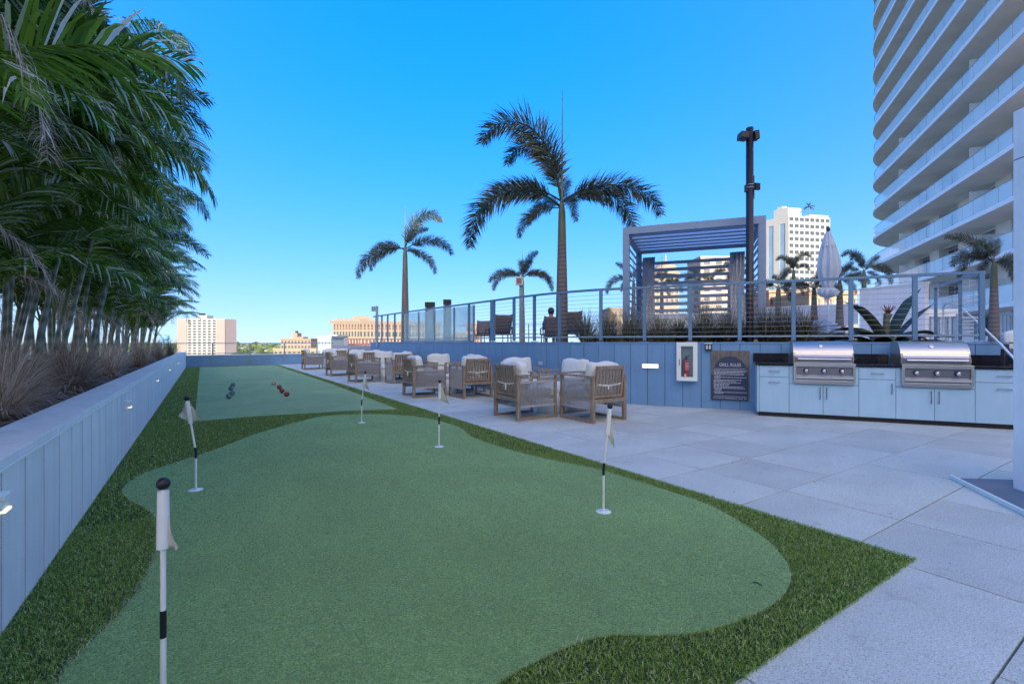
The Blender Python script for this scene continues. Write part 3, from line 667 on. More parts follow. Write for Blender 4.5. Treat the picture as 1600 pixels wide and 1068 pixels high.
# lamp pole
p = D(1171.5, 9.3); lp = thing('lamp_pole', 'tall black lamp pole standing in front of the white pergola', 'lamp pole', (p.x, p.y, 1.05), -YAW)
ztop = zof(200, p)-1.05
MB().lathe([(.07, 0), (.069, ztop), (.0, ztop+.005)], 16).build('pole', M['dark_metal'], lp)
zz = zof(213, p)-1.05
b = MB().box((-.13, 0, zz), (.16, .2, .13), rz=0, ry=.12); b.build('floodlight', M['black'], lp, bev=.01)
b = MB().box((.115, 0, zz+.01), (.09, .16, .17), ry=-.1); b.build('floodlight', M['black'], lp, bev=.01)
zz = zof(292, p)-1.05
MB().box((.135, -.02, zz), (.11, .05, .13), rz=.3).build('camera_box', M['dark_metal'], lp)
MB().tube([(.075,-.02,zz+.21), (.075,-.02,zz-.24)], .009, 6).build('antenna', M['black'], lp)
MB().box((-.075,0,zz-.03), (.03,.08,.14)).build('junction_box', M['dark_metal'], lp)
for k in (0, 1): MB().lathe([(.072, zz+.03-k*.055), (.074, zz+.03-k*.055), (.074, zz+.04-k*.055), (.072, zz+.04-k*.055)], 16).build('band_clamp', M['white_slat'], lp)

M['perg'] = mat('pergola_paint', (.20,.31,.46), .5, .05, 5)
# pergola
pl, pr_ = D(973, 10.6), D(1197, 9.55); pu = (pr_-pl).normalized(); Lp = (pr_-pl).length; pz = math.atan2(pu.y, pu.x); DP = 2.6; HP = 3.82-1.05
pg = thing('pergola', 'white louvred metal cabana pergola standing on the deck behind the fence', 'pergola', (pl.x, pl.y, 1.05), pz)
for x in (.07, Lp-.07):
    for y in (.07, DP-.07): MB().box((x, y, HP/2-.08), (.14,.14,HP-.16)).build('post', M['perg'], pg, bev=.004)
for y in (.07, DP-.07): MB().b2(0, Lp, y-.07, y+.07, HP-.16, HP).build('beam', M['perg'], pg, bev=.004)
for x in (.07, Lp-.07): MB().b2(x-.07, x+.07, .14, DP-.14, HP-.16, HP-.002).build('beam', M['perg'], pg)
for k in range(6): MB().box((Lp/2, .36+k*(DP-.7)/5, HP-.1), (Lp-.28, .30, .025), rx=.45).build('roof_louvre', M['perg'], pg)
nb = 13
for k in range(nb):
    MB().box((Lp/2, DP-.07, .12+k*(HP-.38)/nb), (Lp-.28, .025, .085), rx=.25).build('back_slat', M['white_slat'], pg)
for x, sg in ((.07, 1), (Lp-.07, -1)):
    sm_ = MB().box((0,0,0), (.15, DP-.28, .016), ry=.75*sg).mesh('side_slat', M['perg'])
    for k in range(14): obj('side_slat', sm_, pg, (x, DP/2, .14+k*(HP-.36)/14))
def curtain(name, x0, x1, y, z0, z1):
    b = MB(); n = 26; vs = []; fs = []
    for i in range(n+1):
        x = x0+(x1-x0)*i/n; yy_ = y+.045*math.sin(i*1.9)
        for j in range(7):
            z = z0+(z1-z0)*j/6; vs.append((x+.02*math.sin(j+i), yy_*1+.01*math.sin(j*2+i), z))
    for i in range(n):
        for j in range(6): a = i*7+j; fs.append((a, a+7, a+8, a+1))
    b.add(vs, fs, True); o = b.build(name, M['curtain'], pg); sd_ = o.modifiers.new('s', 'SOLIDIFY'); sd_.thickness = .006
M['curtain'] = mat('curtain', (.76,.82,.86), .9, .08, 6)
curtain('curtain', .2, .5, DP-.25, .1, HP-.3); curtain('curtain', Lp-.52, Lp-.2, DP-.25, .1, HP-.3)
# daybed inside
db = thing('daybed', 'white cushioned daybed inside the pergola', 'daybed', tuple(pl+pu*1.35+Vector((-pu.y, pu.x, 0))*1.3+Vector((0,0,1.05))), pz)
MB().b2(-.85, .85, -.6, .6, .08, .34).build('base', M['white_slat'], db, bev=.01); MB().b2(-.83, .83, -.58, .58, .345, .5).build('mattress', M['fabric'], db, bev=.04)
MB().b2(-.8, .8, .42, .6, .5, .85).build('back_cushion', M['fabric'], db, bev=.05)

# closed parasol
p = D(1294, 13.2); ps = thing('closed_parasol', 'closed white parasol tied shut standing on the deck', 'parasol', (p.x, p.y, 1.05), -YAW)
zt = zof(362, p)-1.05; zb = zof(447, p)-1.05
MB().lathe([(.03, 0), (.03, zt+.06), (0, zt+.07)], 12).build('pole', M['white_slat'], ps)
MB().lathe([(.0, zt+.15), (.05, zt+.1), (.045, zt), (.02, zt-.03)], 12).build('finial', M['black'], ps)
def fold(name, prof, amp, nf, ph):
    b = MB(); n = 64; vs = []; fs = []
    for j, (r_, z) in enumerate(prof):
        for k in range(n):
            a = 2*math.pi*k/n; rr = r_*(1+amp*math.sin(a*nf+ph+j*.12)+amp*.5*math.sin(a*3+j)); vs.append((rr*math.cos(a), rr*math.sin(a), z))
    for j in range(len(prof)-1):
        for k in range(n): k2 = (k+1) % n; fs.append((j*n+k, j*n+k2, (j+1)*n+k2, (j+1)*n+k))
    b.add(vs, fs, True); b.build(name, M['fabric_p'], ps)
M['fabric_p'] = mat('parasol_cloth', (.42,.53,.62), .9, .08, 4)
h_ = zt-zb
fold('canopy', [(.05, zt), (.10, zt-.1*h_), (.17, zt-.3*h_), (.24, zt-.55*h_), (.25, zt-.72*h_), (.18, zt-.9*h_), (.12, zb), (.13, zb-.03)], .17, 9, 0)
fold('top_cap', [(.04, zt+.01), (.13, zt-.2*h_), (.17, zt-.28*h_)], .1, 8, 1)
fold('hem_bundle', [(.1, zb-.02), (.2, zb-.1), (.24, zb-.17), (.17, zb-.28), (.05, zb-.33)], .16, 11, 2)
MB().box((0,0,.04), (.6,.6,.08)).build('base_plate', M['white_slat'], ps)

# ornamental grasses behind the fence
og = [(915, 10.7, 1.0, 'left of the second post right of the tall palm'), (950, 10.3, .9, 'at the left foot of the pergola'), (985, 10.1, 1.0, 'in front of the left pergola post'), (1030, 9.7, .8, 'low in front of the pergola left half'), (1060, 9.9, .8, 'in front of the pergola centre'),
      (1100, 9.5, 1.15, 'tallest, in front of the pergola right half'), (1135, 9.5, .95, 'just left of the black lamp pole'), (1198, 9.2, 1.0, 'at the right foot of the pergola'), (1228, 9.1, 1.0, 'left of the post in front of the slim palm'), (1258, 9.0, .9, 'right of that post near the daybed'), (1165, 9.9, .7, 'behind the lamp pole base')]
for u, d, h, lb in og:
    p = D(u, d); clump('ornamental_grass', 'grey-green ornamental grass tuft '+lb, 'grass tuft', p.x, p.y, 1.18, 700, h*.85, 48, .007, M['ornamental'], 'ornamental grasses behind the fence', .8)
for i, (u0, u1, h) in enumerate(((985, 1050, .3), (1060, 1150, .35), (912, 975, .22), (1205, 1330, .25))):
    pts = []; a_, b_ = D(u0, 10.3 if u0 < 950 else 9.8), D(u1, 10.0 if u0 < 950 else 9.5 if u1 < 1200 else 9.1)
    nn = 6000; f = np.random.rand(nn); o_ = np.random.rand(nn)*.7
    PX = a_.x+(b_.x-a_.x)*f+KN.x*o_; PY = a_.y+(b_.y-a_.y)*f+KN.y*o_
    blades('ground_cover', np.stack([PX, PY], 1), h, .012, .6, M['ornamental'], label='dark low ground cover under the fence, patch %s' % ['left of the pergola centre', 'under the pergola right half', 'right of the tall palm', 'left of the big bromeliad'][i], cat='ground cover', z=1.17)

# giant bromeliad
M['brom'] = leafmat('bromeliad_leaf', (.018,.03,.014), (.07,.09,.04), trans=.1, rough=.35); M['brom_red'] = mat('bromeliad_red', (.22,.05,.05), .5, .3, 20)
p = D(1385, 8.75); br = thing('giant_bromeliad', 'huge dark green bromeliad with broad strap leaves and a red flower behind the fence', 'plant', (p.x, p.y, 1.15), -YAW)
def strap(az, el, L_, w, droop):
    b = dict(v=[], f=[], r=[]); p = Vector((math.cos(az)*.05, math.sin(az)*.05, 0)); N = 12; a = el; rv = rnd(.1, .9)
    for i in range(N+1):
        t = i/N; d = Vector((math.cos(az)*math.cos(a), math.sin(az)*math.cos(a), math.sin(a))); sd = Vector((-math.sin(az), math.cos(az), 0)); up = sd.cross(d)
        ww = w*(.75+.35*math.sin(math.pi*min(t*1.1, 1)))*(1 if t < .75 else max(0.03, (1-t)/.25))/2
        b['v'] += [tuple(p-sd*ww-up*ww*.45), tuple(p), tuple(p+sd*ww-up*ww*.45)]; b['r'] += [rv, min(1, rv+.15), rv]
        p = p+d*L_/N; a -= droop/N*(.4+1.6*t)
    for i in range(N):
        o = i*3; b['f'] += [(o, o+1, o+4, o+3), (o+1, o+2, o+5, o+4)]
    o = obj('leaf', mesh_r('leaf', b, M['brom']), br); sd_ = o.modifiers.new('s', 'SOLIDIFY'); sd_.thickness = .008; o.data.polygons.foreach_set('use_smooth', [True]*len(o.data.polygons))
strap(R(0), R(66), 1.25, .27, R(12)); strap(R(-15), R(52), 1.05, .2, R(8)); strap(R(180), R(62), 1.15, .27, R(35)); strap(R(170), R(40), 1.0, .22, R(60))
for az, el, l_, dr in ((200, 30, 1.0, 50), (220, 20, 1.0, 35), (180, 12, 1.1, 30), (-20, 25, 1.0, 40), (-10, 40, .9, 75), (-40, 15, .9, 30), (-90, 45, .6, 90), (-120, 35, .7, 70), (-60, 40, .65, 80), (60, 50, .8, 50), (110, 45, .9, 60), (140, 25, 1., 40), (20, 20, 1.0, 35)):
    strap(R(az), R(el), l_, rnd(.17, .25), R(dr))
MB().tube([(0,0,.1), (.0,0,.5), (.03,0,.62)], [.06,.05,.07], 8).build('stem', M['shaft'], br)
fl = MB()
for k in range(16):
    a = k*2.4; e_ = R(rnd(45, 80)); d = Vector((math.cos(a)*math.cos(e_), math.sin(a)*math.cos(e_), math.sin(e_)))
    fl.tube([Vector((.03,0,.6)), Vector((.03,0,.6))+d*.1, Vector((.03,0,.6))+d*.2+Vector((d.x*.03, d.y*.03, 0))], [.014,.012,.002], 4)
fl.build('flower', M['brom_red'], br)

# things on the deck
def slab_wall(name, lab, cat, u0, d0, u1, d1, z0, z1, m_, th=.15):
    a, b = D(u0, d0), D(u1, d1); v_ = b-a
    t = thing(name, lab, cat, (a.x, a.y, z0), math.atan2(v_.y, v_.x))
    MB().b2(0, v_.length, 0, th, 0, z1-z0-.04).build('wall', m_, t); MB().b2(-.02, v_.length+.02, -.02, th+.02, z1-z0-.04, z1-z0).build('coping', M['white'], t); return t
slab_wall('screen_wall', 'pale blue rendered wall behind the giant bromeliad', 'wall', 1343, 13, 1445, 11.5, 1.05, 2.72, M['planter_paint'])
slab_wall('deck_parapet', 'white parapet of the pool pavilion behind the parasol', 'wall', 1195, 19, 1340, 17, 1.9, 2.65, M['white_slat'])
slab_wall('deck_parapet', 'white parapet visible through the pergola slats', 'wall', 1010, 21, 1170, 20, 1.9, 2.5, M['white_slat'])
sw = thing('pool_bar', 'grey shaded bar counter under the white parapet behind the grasses', 'bar', tuple(D(1210, 18.8, 534)), -YAW-.15)
sw.location.z = 1.05; MB().b2(0, 2.6, .0, .5, 0, .85).build('counter', M['steel_grey'], sw); MB().b2(-.1, 2.7, -.1, .6, .86, .92).build('top', M['white'], sw)
for x in (0.0, 1.3, 2.6): MB().b2(x-.05, x+.05, -.1, 0, 0, 1.0).build('post', M['white'], sw)
lv = thing('louvre_screen', 'white horizontal louvre screen behind the stair handrail', 'screen', tuple(D(1497, 13.5)), -YAW); lv.location.z = 1.05
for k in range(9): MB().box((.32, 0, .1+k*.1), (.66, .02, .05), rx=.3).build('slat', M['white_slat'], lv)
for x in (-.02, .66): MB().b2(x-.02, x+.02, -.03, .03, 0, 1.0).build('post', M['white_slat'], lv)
lv2 = thing('louvre_screen', 'white louvre panel at the edge of the pavilion right of the bromeliad', 'screen', tuple(D(1448, 15)), -YAW); lv2.location.z = 1.05
for k in range(7): MB().b2(k*.14, k*.14+.09, 0, .03, 0, 1.0).build('slat', M['white_slat'] if k % 2 else M['steel_grey'], lv2)
MB().b2(-.1, 1.1, -.05, .1, 1.0, 1.25).build('fascia', M['white'], lv2)
# curved white sunbed
def sunbed(u, d, lb):
    t = thing('sunbed', lb, 'sunbed', tuple(D(u, d)), -YAW); t.location.z = 1.05
    for k in range(14):
        a = R(20+k*11); x = -.45*math.cos(a)*1.2; z = .75*math.sin(a)
        MB().box((x, 0, z), (.06, .7, .02), ry=-(a-math.pi/2)).build('slat', M['white_slat'], t)
sunbed(1278, 12.5, 'white curved slatted sunbed beneath the parasol')
# wicker lounge chairs on the deck
M['wicker'] = mat('wicker', (.14,.13,.12), .8, .3, 60, .6, 120)
def lounge(u, d, rz, lb):
    t = thing('wicker_chair', lb, 'chair', tuple(D(u, d)), -YAW+rz, 'wicker chairs on the upper deck'); t.location.z = 1.05
    for x in (-.28, .28):
        for y in (-.25, .25): MB().tube([(x, y, 0), (x*.95, y*.95, .42)], .018, 6).build('leg', M['dark_metal'], t)
        MB().tube([(x*1.05, -.25, .42), (x*1.08, -.22, .64), (x*1.08, .2, .64), (x*1.05, .25, .42)], .02, 6).build('armrest', M['dark_metal'], t)
    MB().box((0,0,.43), (.56,.54,.05)).build('seat', M['wicker'], t, bev=.015)
    b = MB(); vs = []; fs = []
    for j in range(5):
        z = .45+j*.13; w = .25+.05*j/4
        for i in range(6): x = -w+2*w*i/5; vs.append((x, -.25-.045*j-.03*math.cos((i-2.5)*.6), z+(.03 if i in (0, 5) and j == 4 else 0)))
    for j in range(4):
        for i in range(5): a = j*6+i; fs.append((a, a+1, a+7, a+6))
    b.add(vs, fs, True); o = b.build('backrest', M['wicker'], t); s2 = o.modifiers.new('s', 'SOLIDIFY'); s2.thickness = .03
lounge(782, 14, .2, 'grey wicker lounge chair behind the fence left of the sign post')
lounge(895, 12.6, -.25, 'grey wicker lounge chair behind the fence right of the tall palm trunk')
lounge(861, 15, .1, 'wicker chair in which the person in blue sits')
lounge(750, 17, 2.8, 'far wicker chair seen side-on near the wide fence post')
# seated person seen from behind
pp = D(861, 15); per = obj('person', None, None, (pp.x, pp.y, 1.05), (0, 0, -YAW), 'person in a blue shirt seated with back to the camera behind the tall palm', 'person')
def skin(name, verts, edges, rad, m_, root=0, parent=None):
    me = bpy.data.meshes.new(name); me.from_pydata([Vector(v) for v in verts], edges, []); me.materials.append(m_)
    o = bpy.data.objects.new(name, me); COL.objects.link(o)
    if parent: o.parent = parent
    s = o.modifiers.new('skin', 'SKIN'); me.skin_vertices.new() if not me.skin_vertices else None
    for i, r_ in enumerate(rad): me.skin_vertices[0].data[i].radius = (r_, r_*.85) if isinstance(r_, float) else r_
    me.skin_vertices[0].data[root].use_root = True
    o.modifiers.new('sub', 'SUBSURF').levels = 1; o.modifiers['sub'].render_levels = 2; return o
M['skin'] = mat('skin', (.42,.25,.18), .6); M['shirt'] = mat('shirt_blue', (.02,.13,.42), .85, .1, 10); M['hair'] = mat('hair', (.03,.022,.018), .7); M['shorts'] = mat('shorts', (.05,.05,.06), .8)
bv = [(0,0,.50), (0,-.02,.72), (0,-.03,.93), (0,-.01,1.02), (0,.0,1.10), (0,.01,1.2), (-.17,-.02,.93), (-.25,.02,.70), (-.22,.22,.62), (-.2,.3,.6), (.17,-.02,.93), (.25,.02,.70), (.22,.22,.62), (.2,.3,.6), (-.1,.03,.49), (-.12,.42,.5), (-.12,.45,.1), (-.12,.58,.04), (.1,.03,.49), (.12,.42,.5), (.12,.45,.1), (.12,.58,.04)]
be = [(0,1),(1,2),(2,3),(3,4),(4,5),(2,6),(6,7),(7,8),(8,9),(2,10),(10,11),(11,12),(12,13),(0,14),(14,15),(15,16),(16,17),(0,18),(18,19),(19,20),(20,21)]
brd = [.14,.13,.12,.055,.085,.085,.06,.045,.035,.03,.06,.045,.035,.03,.09,.065,.045,.035,.09,.065,.045,.035]
skin('body', bv, be, brd, M['skin'], 0, per)
skin('shirt', [bv[i] for i in (0,1,2,6,7,10,11)], [(0,1),(1,2),(2,3),(3,4),(2,5),(5,6)], [.165,.16,.145,.085,.07,.085,.07], M['shirt'], 0, per)
skin('shorts', [bv[i] for i in (0,14,15,18,19)], [(0,1),(1,2),(0,3),(3,4)], [.15,.105,.085,.105,.085], M['shorts'], 0, per)
MB().lathe([(0, 1.30), (.06, 1.29), (.098, 1.24), (.105, 1.18), (.09, 1.11), (.05,1.09)], 16, (0,-.012,0)).build('hair', M['hair'], per)
# umbrella-less far railing on the deck
dr = thing('deck_railing', 'thin grey railing at the far edge of the upper deck', 'railing', tuple(D(640, 24)), 0)
a_ = D(640, 24); b_ = D(960, 20); v_ = b_-a_
for z in (1.15, 1.6, 2.05): MB().beam((0,0,z), (v_.x, v_.y, z), .03, .03).build('rail', M['steel_grey'], dr)
for k in range(9): MB().box((v_.x*k/8, v_.y*k/8, 1.56), (.04,.04,1.02)).build('post', M['steel_grey'], dr)

# ---------------------------------------------------------------- outdoor kitchen
def kobj(name, b, m_, par, **k): return b.build(name, m_, par, **k)
kt = thing('kitchen_cabinet', 'pale blue outdoor kitchen cabinet run with drawers and doors along the blue wall', 'cabinet', K0, KRZ)
DW = .60; XE = 3.75
x0 = .0; xa = kx(1233); xb = kx(1342); xc_ = kx(1400); xd = kx(1524)
body = MB(); body.b2(0, XE, .03, DW, .07, .86); body.build('carcass', mat('cabinet_gap', (.05,.07,.1), .6), kt)
MB().b2(.02, XE, .045, DW, 0, .07).build('toe_kick', M['black'], kt)
MB().b2(-.004, .014, .028, DW, .06, .86).build('end_panel', M['cabinet'], kt)
MB().b2(.0, .028, .004, .03, .07, .855).build('end_stile', M['cabinet'], kt)
def panel(nm, a, b, z0, z1): return MB().b2(a+.003, b-.003, .004, .028, z0+.003, z1-.003).build(nm, M['cabinet'], kt, bev=.002)
def pull(par, xc, z, L_, vert=False):
    e = (0,0,L_/2) if vert else (L_/2,0,0); c = Vector((xc, -.028, z)); e = Vector(e)
    b = MB(); b.tube([c-e, c+e], .007, 6)
    for s_ in (-.8, .8): b.tube([c+e*s_, c+e*s_+Vector((0,.035,0))], .005, 5)
    b.build('handle', M['inox_dark'], par)
M['white_metal'] = mat('polished_steel', (.72,.74,.75), .3, .03, 10, metal=.7)
M['inox_dark'] = mat('inox_dark', (.25,.27,.3), .35, .1, 20, metal=.8)
zt, zd, zb = .855, .665, .07
def drawer_unit(a, b, dvert=False):
    q = panel('drawer', a, b, zd, zt); pull(q, (a+b)/2, (zd+zt)/2, .17)
    q = panel('door', a, b, zb, zd)
    if dvert: pull(q, b-.055, zd-.14, .17, True)
    else: pull(q, (a+b)/2, zd-.09, .17)
drawer_unit(.03, xa); drawer_unit(xb, xc_, True); drawer_unit(xd, xd+.62); drawer_unit(xd+.62, XE)
def grill_unit(a, b):
    MB().b2(a+.003, b-.003, .006, .028, .565, zt).build('surround', M['cabinet'], kt)
    m_ = (a+b)/2
    q = panel('door', a, m_, zb, .56); pull(q, m_-.045, .56-.14, .19, True)
    q = panel('door', m_, b, zb, .56); pull(q, m_+.045, .56-.14, .19, True)
grill_unit(xa, xb); grill_unit(xc_, xd)
g1 = (kx(1240, -.05), kx(1337, -.05)); g2 = (kx(1409, -.05), kx(1522, -.05))
ct = thing('countertop', 'glossy black granite countertop with upstand on the outdoor kitchen', 'countertop', K0, KRZ)
def gslab(a, b):
    MB().b2(a, b, -.03, DW-.005, .862, .90).build('slab', M['granite'], ct, bev=.004)
    MB().b2(a, b, DW-.035, DW-.006, .902, 1.05).build('upstand', M['granite'], ct)
gslab(-.03, g1[0]-.002); gslab(g1[1]+.002, g2[0]-.002); gslab(g2[1]+.002, XE)
def grill(x0, x1, lb):
    w = x1-x0; t = thing('gas_grill', lb, 'grill', K(x0, 0), KRZ, 'built-in gas grills')
    # fascia frame
    fz0, fz1 = .60, .905
    b = MB(); y0 = -.065; b.b2(0, w, y0, .0, fz1-.055, fz1); b.b2(0, .035, y0+.001, .0, fz0, fz1-.056); b.b2(w-.035, w, y0+.001, .0, fz0, fz1-.056); b.b2(.036, w-.036, y0+.002, 0, fz0, fz0+.035)
    b.build('fascia_frame', M['inox'], t, bev=.003)
    MB().b2(.036, w-.036, -.032, -.001, fz0+.036, fz1-.056).build('control_panel', M['inox_panel'], t)
    MB().add([(.036,-.075,fz0+.085),(w-.036,-.075,fz0+.085),(w-.036,-.034,fz0+.115),(.036,-.034,fz0+.115),(.036,-.075,fz0+.06),(w-.036,-.075,fz0+.06),(w-.036,-.034,fz0+.06),(.036,-.034,fz0+.06)],[(0,1,2,3),(4,5,1,0),(7,6,5,4),(0,3,7,4),(1,5,6,2)]).build('drip_lip', M['white_metal'], t)
    for k in range(3):
        kx_ = w*(.21+.29*k); zk = fz0+.185
        q = MB().lathe([(.0,-.033),(.04,-.034),(.038,-.04),(.0,-.04)], 20, (kx_,0,zk), axis='y').build('knob_bezel', M['black'], t)
        MB().lathe([(.030,-.04),(.030,-.055),(.026,-.082),(.015,-.09),(0,-.09)], 20, (kx_,0,zk), axis='y').build('knob', M['chrome'], q)
        MB().box((kx_, -.08, zk-.012), (.008,.022,.045)).build('knob_grip', M['chrome'], q)
    # hood
    b = MB(); prof = [(0.0,.91),(0.0,1.015)]
    for i in range(9):
        a = math.pi/2*i/8; prof.append((.02+.26*(1-math.cos(a)), 1.02+.235*math.sin(a)))
    prof += [(.40, 1.262), (.50, 1.245), (.51, .91)]
    n = len(prof); xi, xo = .012, w-.012
    vs = [(xi, y, z) for y, z in prof]+[(xo, y, z) for y, z in prof]
    b.add(vs, [(i, n+i, n+i+1, i+1) for i in range(n-1)], True)
    b.build('hood', M['inox'], t)
    b = MB()
    for xs in (xi, xo-.022):
        e = .004; pr = [(y, z) for y, z in prof]
        vs = [(xs-(.006 if xs == xi else -.006), y, z+.006) for y, z in pr]+[(xs+.022+(.0), y, z+.006) for y, z in pr]
        b.add(vs, [tuple(range(n)), tuple(range(n, 2*n))[::-1]]+[(i, i+1, n+i+1, n+i) for i in range(n-1)])
    b.build('hood_side', M['inox'], t)
    hb = MB(); hb.tube([(.06,-.06,.975), (w-.06,-.06,.975)], .014, 12); h_ = hb.build('handle', M['chrome'], t)
    for xx in (.09, w-.09): MB().tube([(xx, -.06, .975), (xx, .005, .975)], .017, 10).build('handle_bracket', M['chrome'], h_)
    MB().b2(.02, w-.02, -.004, .006, .925, 1.005).build('hood_band', M['inox_panel'], t)
    g = MB().lathe([(0,0),(.034,0),(.034,.012),(.028,.018),(0,.018)], 20); o = g.build('thermometer', M['chrome'], t, loc=(w*.47, .09, 1.175)); o.rotation_euler = (R(48), 0, 0)
    MB().lathe([(0,.0185),(.024,.0185)], 16).build('dial', M['white'], o)
    MB().b2(.02, w-.02, -.045, -.0, fz0-.03, fz0-.004).build('drip_tray_front', M['inox'], t)
grill(*g1, 'left stainless steel gas grill with three knobs, nearer the grill rules sign')
grill(*g2, 'right stainless steel gas grill with three knobs, nearer the white pillar')

# fixtures on the blue wall (local wall frame: x along, y=.62 is the wall face)
YF = .615
def wx(u): return kx(u, YF)
def text_mesh(s_, size, ext=.002, align='CENTER'):
    c = bpy.data.curves.new('txt', 'FONT'); c.body = s_; c.size = size; c.extrude = ext; c.align_x = align
    o = bpy.data.objects.new('txt', c); COL.objects.link(o); bpy.context.view_layer.update()
    me = bpy.data.meshes.new_from_object(o.evaluated_get(bpy.context.evaluated_depsgraph_get())); bpy.data.objects.remove(o); return me
# extinguisher cabinet
xl, xr = wx(1058.5), wx(1090); zt_ = kz(534.5, xl, YF); zb_ = kz(593.5, xl, YF); w = xr-xl
ec = thing('extinguisher_cabinet', 'white fire extinguisher wall cabinet with glazed door on the blue wall', 'cabinet', K(xl, YF-.15), KRZ)
b = MB(); b.b2(0, w, .141, .149, zb_, zt_); b.b2(0, .01, .02, .14, zb_, zt_); b.b2(w-.01, w, .02, .14, zb_, zt_); b.b2(.011, w-.011, .02, .14, zb_, zb_+.01); b.b2(.011, w-.011, .02, .14, zt_-.01, zt_); b.build('case', M['white'], ec)
fw = .075; b = MB(); b.b2(-.004, fw, 0, .018, zb_, zt_); b.b2(w-fw, w+.004, 0, .018, zb_, zt_); b.b2(fw, w-fw, .001, .017, zb_, zb_+fw); b.b2(fw, w-fw, .001, .017, zt_-fw, zt_)
dr_ = b.build('door', M['white'], ec, bev=.002); MB().b2(fw-.004, w-fw+.004, .006, .010, zb_+fw-.004, zt_-fw+.004).build('pane', glass('cabinet_glass', (.3,.35,.4), .12), dr_)
MB().b2(.04, .055, -.02, .0, zb_+.33*(zt_-zb_)+.05, zb_+.33*(zt_-zb_)+.17).build('handle', M['inox_dark'], dr_)
MB().b2(fw, w-fw, .10, .14, zb_+.012, zt_-.012).build('lining', M['steel_grey'], ec)
xm = w*.5-.012; z0 = zb_+.02; fe = thing('fire_extinguisher', 'red fire extinguisher standing inside the glazed white cabinet', 'fire extinguisher', K(xl+xm, YF-.095, z0), KRZ)
MB().lathe([(0,0),(.05,0),(.052,.01),(.052,.3),(.045,.34),(.02,.37),(.018,.39),(0,.39)], 20).build('cylinder', M['red'], fe)
MB().box((0,0,.41), (.03,.03,.05)).build('valve', M['black'], fe)
b = MB(); b.beam((-.03,0,.43), (.055,0,.46), .02, .012); b.beam((-.03,0,.40), (.05,0,.405), .02, .012); b.build('lever', M['black'], fe)
MB().tube([(-.02,-.02,.4), (-.06,-.03,.36), (-.064,-.02,.22), (-.062,-.02,.08)], .009, 6).build('hose', M['black'], fe)
lbm = MB().b2(-.02, .045, -.062, -.054, .19, .33); lb_ = lbm.build('label', M['print'], fe)
MB().b2(-.016, .041, -.064, -.0621, .194, .326).build('label_field', mat('label_red', (.5,.03,.05), .5), lb_)
b = MB(); b.lathe([(.012,-.0645),(.020,-.0645),(.020,-.0655),(.012,-.0655)], 14, (.012,0,.25), axis='y'); b.b2(-.004, .03, -.0655, -.0645, .29, .303); b.b2(.0, .026, -.0655, -.0645, .207, .214); b.build('label_mark', M['print'], lb_)
MB().b2(-.035, .0, -.058, -.05, .06, .11).build('tag', M['print'], fe)
# emergency light
x_ = wx(1107); z_ = kz(542, x_, YF); t = thing('emergency_light', 'small square twin-lens wall light above the left edge of the grill rules sign', 'wall light', K(x_, YF-.07, z_), KRZ)
MB().box((0,.035,0), (.12,.07,.12)).build('housing', M['dark_metal'], t, bev=.004); MB().box((0,.02,.065), (.14,.11,.012)).build('hood', M['white'], t)
for k in (-.026, .026): MB().box((k,-.004,.0), (.036,.012,.075)).build('lens', M['print'], t, bev=.004)
# warm wall lights
def barlight(u0, u1, v0, v1, lb):
    a, b_ = wx(u0), wx(u1); z1, z0 = kz(v0, a, YF), kz(v1, a, YF); t = thing('bar_light', lb, 'wall light', K(a, YF, 0), KRZ)
    MB().b2(-.006, b_-a+.006, -.02, -.003, z0-.008, z1+.008).build('frame', M['steel_paint'], t)
    MB().b2(.0, b_-a, -.026, -.021, z0, z1).build('diffuser', M['lamp_warm'], t)
barlight(1003.5, 1029, 568, 574.5, 'glowing warm horizontal light strip on the blue wall')
s_ = wray(845); p, d = wat(s_); t = thing('wall_outlet', 'small white double outlet on the blue wall behind the armchairs', 'outlet', (p.x, p.y, 0), math.atan2(d.y, d.x))
z_ = zof(567, p); b = MB(); b.b2(-.06, .06, -.02, -.002, z_+.01, z_+.03); b.b2(-.06, .06, -.02, -.002, z_-.03, z_-.01); b.build('cover', M['white'], t)
# sign
xl, xr = wx(1111), wx(1171); w = xr-xl; zt_ = kz(547.5, xl, YF); zb_ = kz(623.5, xl, YF); h = zt_-zb_
sg = thing('grill_rules_sign', 'wooden board with a dark arched grill rules notice in white lettering', 'sign', K(xl, YF-.03, zb_), KRZ)
MB().b2(0, w, 0, .028, 0, h).build('board', M['sign_wood'], sg, bev=.002)
pts = [(.0,.0),(w*.965,.0),(w*.965,h*.52)]
for i in range(17): a = math.pi*i/16; pts.append((w*.5+w*.45*math.cos(a), h*.52+h*.37*math.sin(a)))
pts += [(0, h*.52)]
n = len(pts); pts = [(max(.004, x), max(.004, z)) for x, z in pts]
b = MB(); b.add([(x, -.008, z) for x, z in pts]+[(x, -.001, z) for x, z in pts], [tuple(range(n)), tuple(range(n, 2*n))[::-1]]+[(i, n+i, n+(i+1) % n, (i+1) % n) for i in range(n)]); b.build('arch_panel', M['sign_navy'], sg)
tm = text_mesh('GRILL RULES', h*.085); tm.materials.append(M['print']); o = obj('heading', tm, sg, (w*.5, -.0105, h*.685), (R(90), 0, 0)); o.scale = (w*.56/ max(.01, (max(v.co.x for v in tm.vertices)-min(v.co.x for v in tm.vertices))), 1.1, 1)
b = MB(); b.b2(w*.09, w*.9, -.0105, -.0085, h*.632, h*.638); b.b2(w*.09, w*.93, -.0105, -.0085, h*.075, h*.081)
rl = [1,.97,.92,.92,.22,1,.2,.86,.68,.82,.5,.46,.9,.96,.24,.24,1,.3]
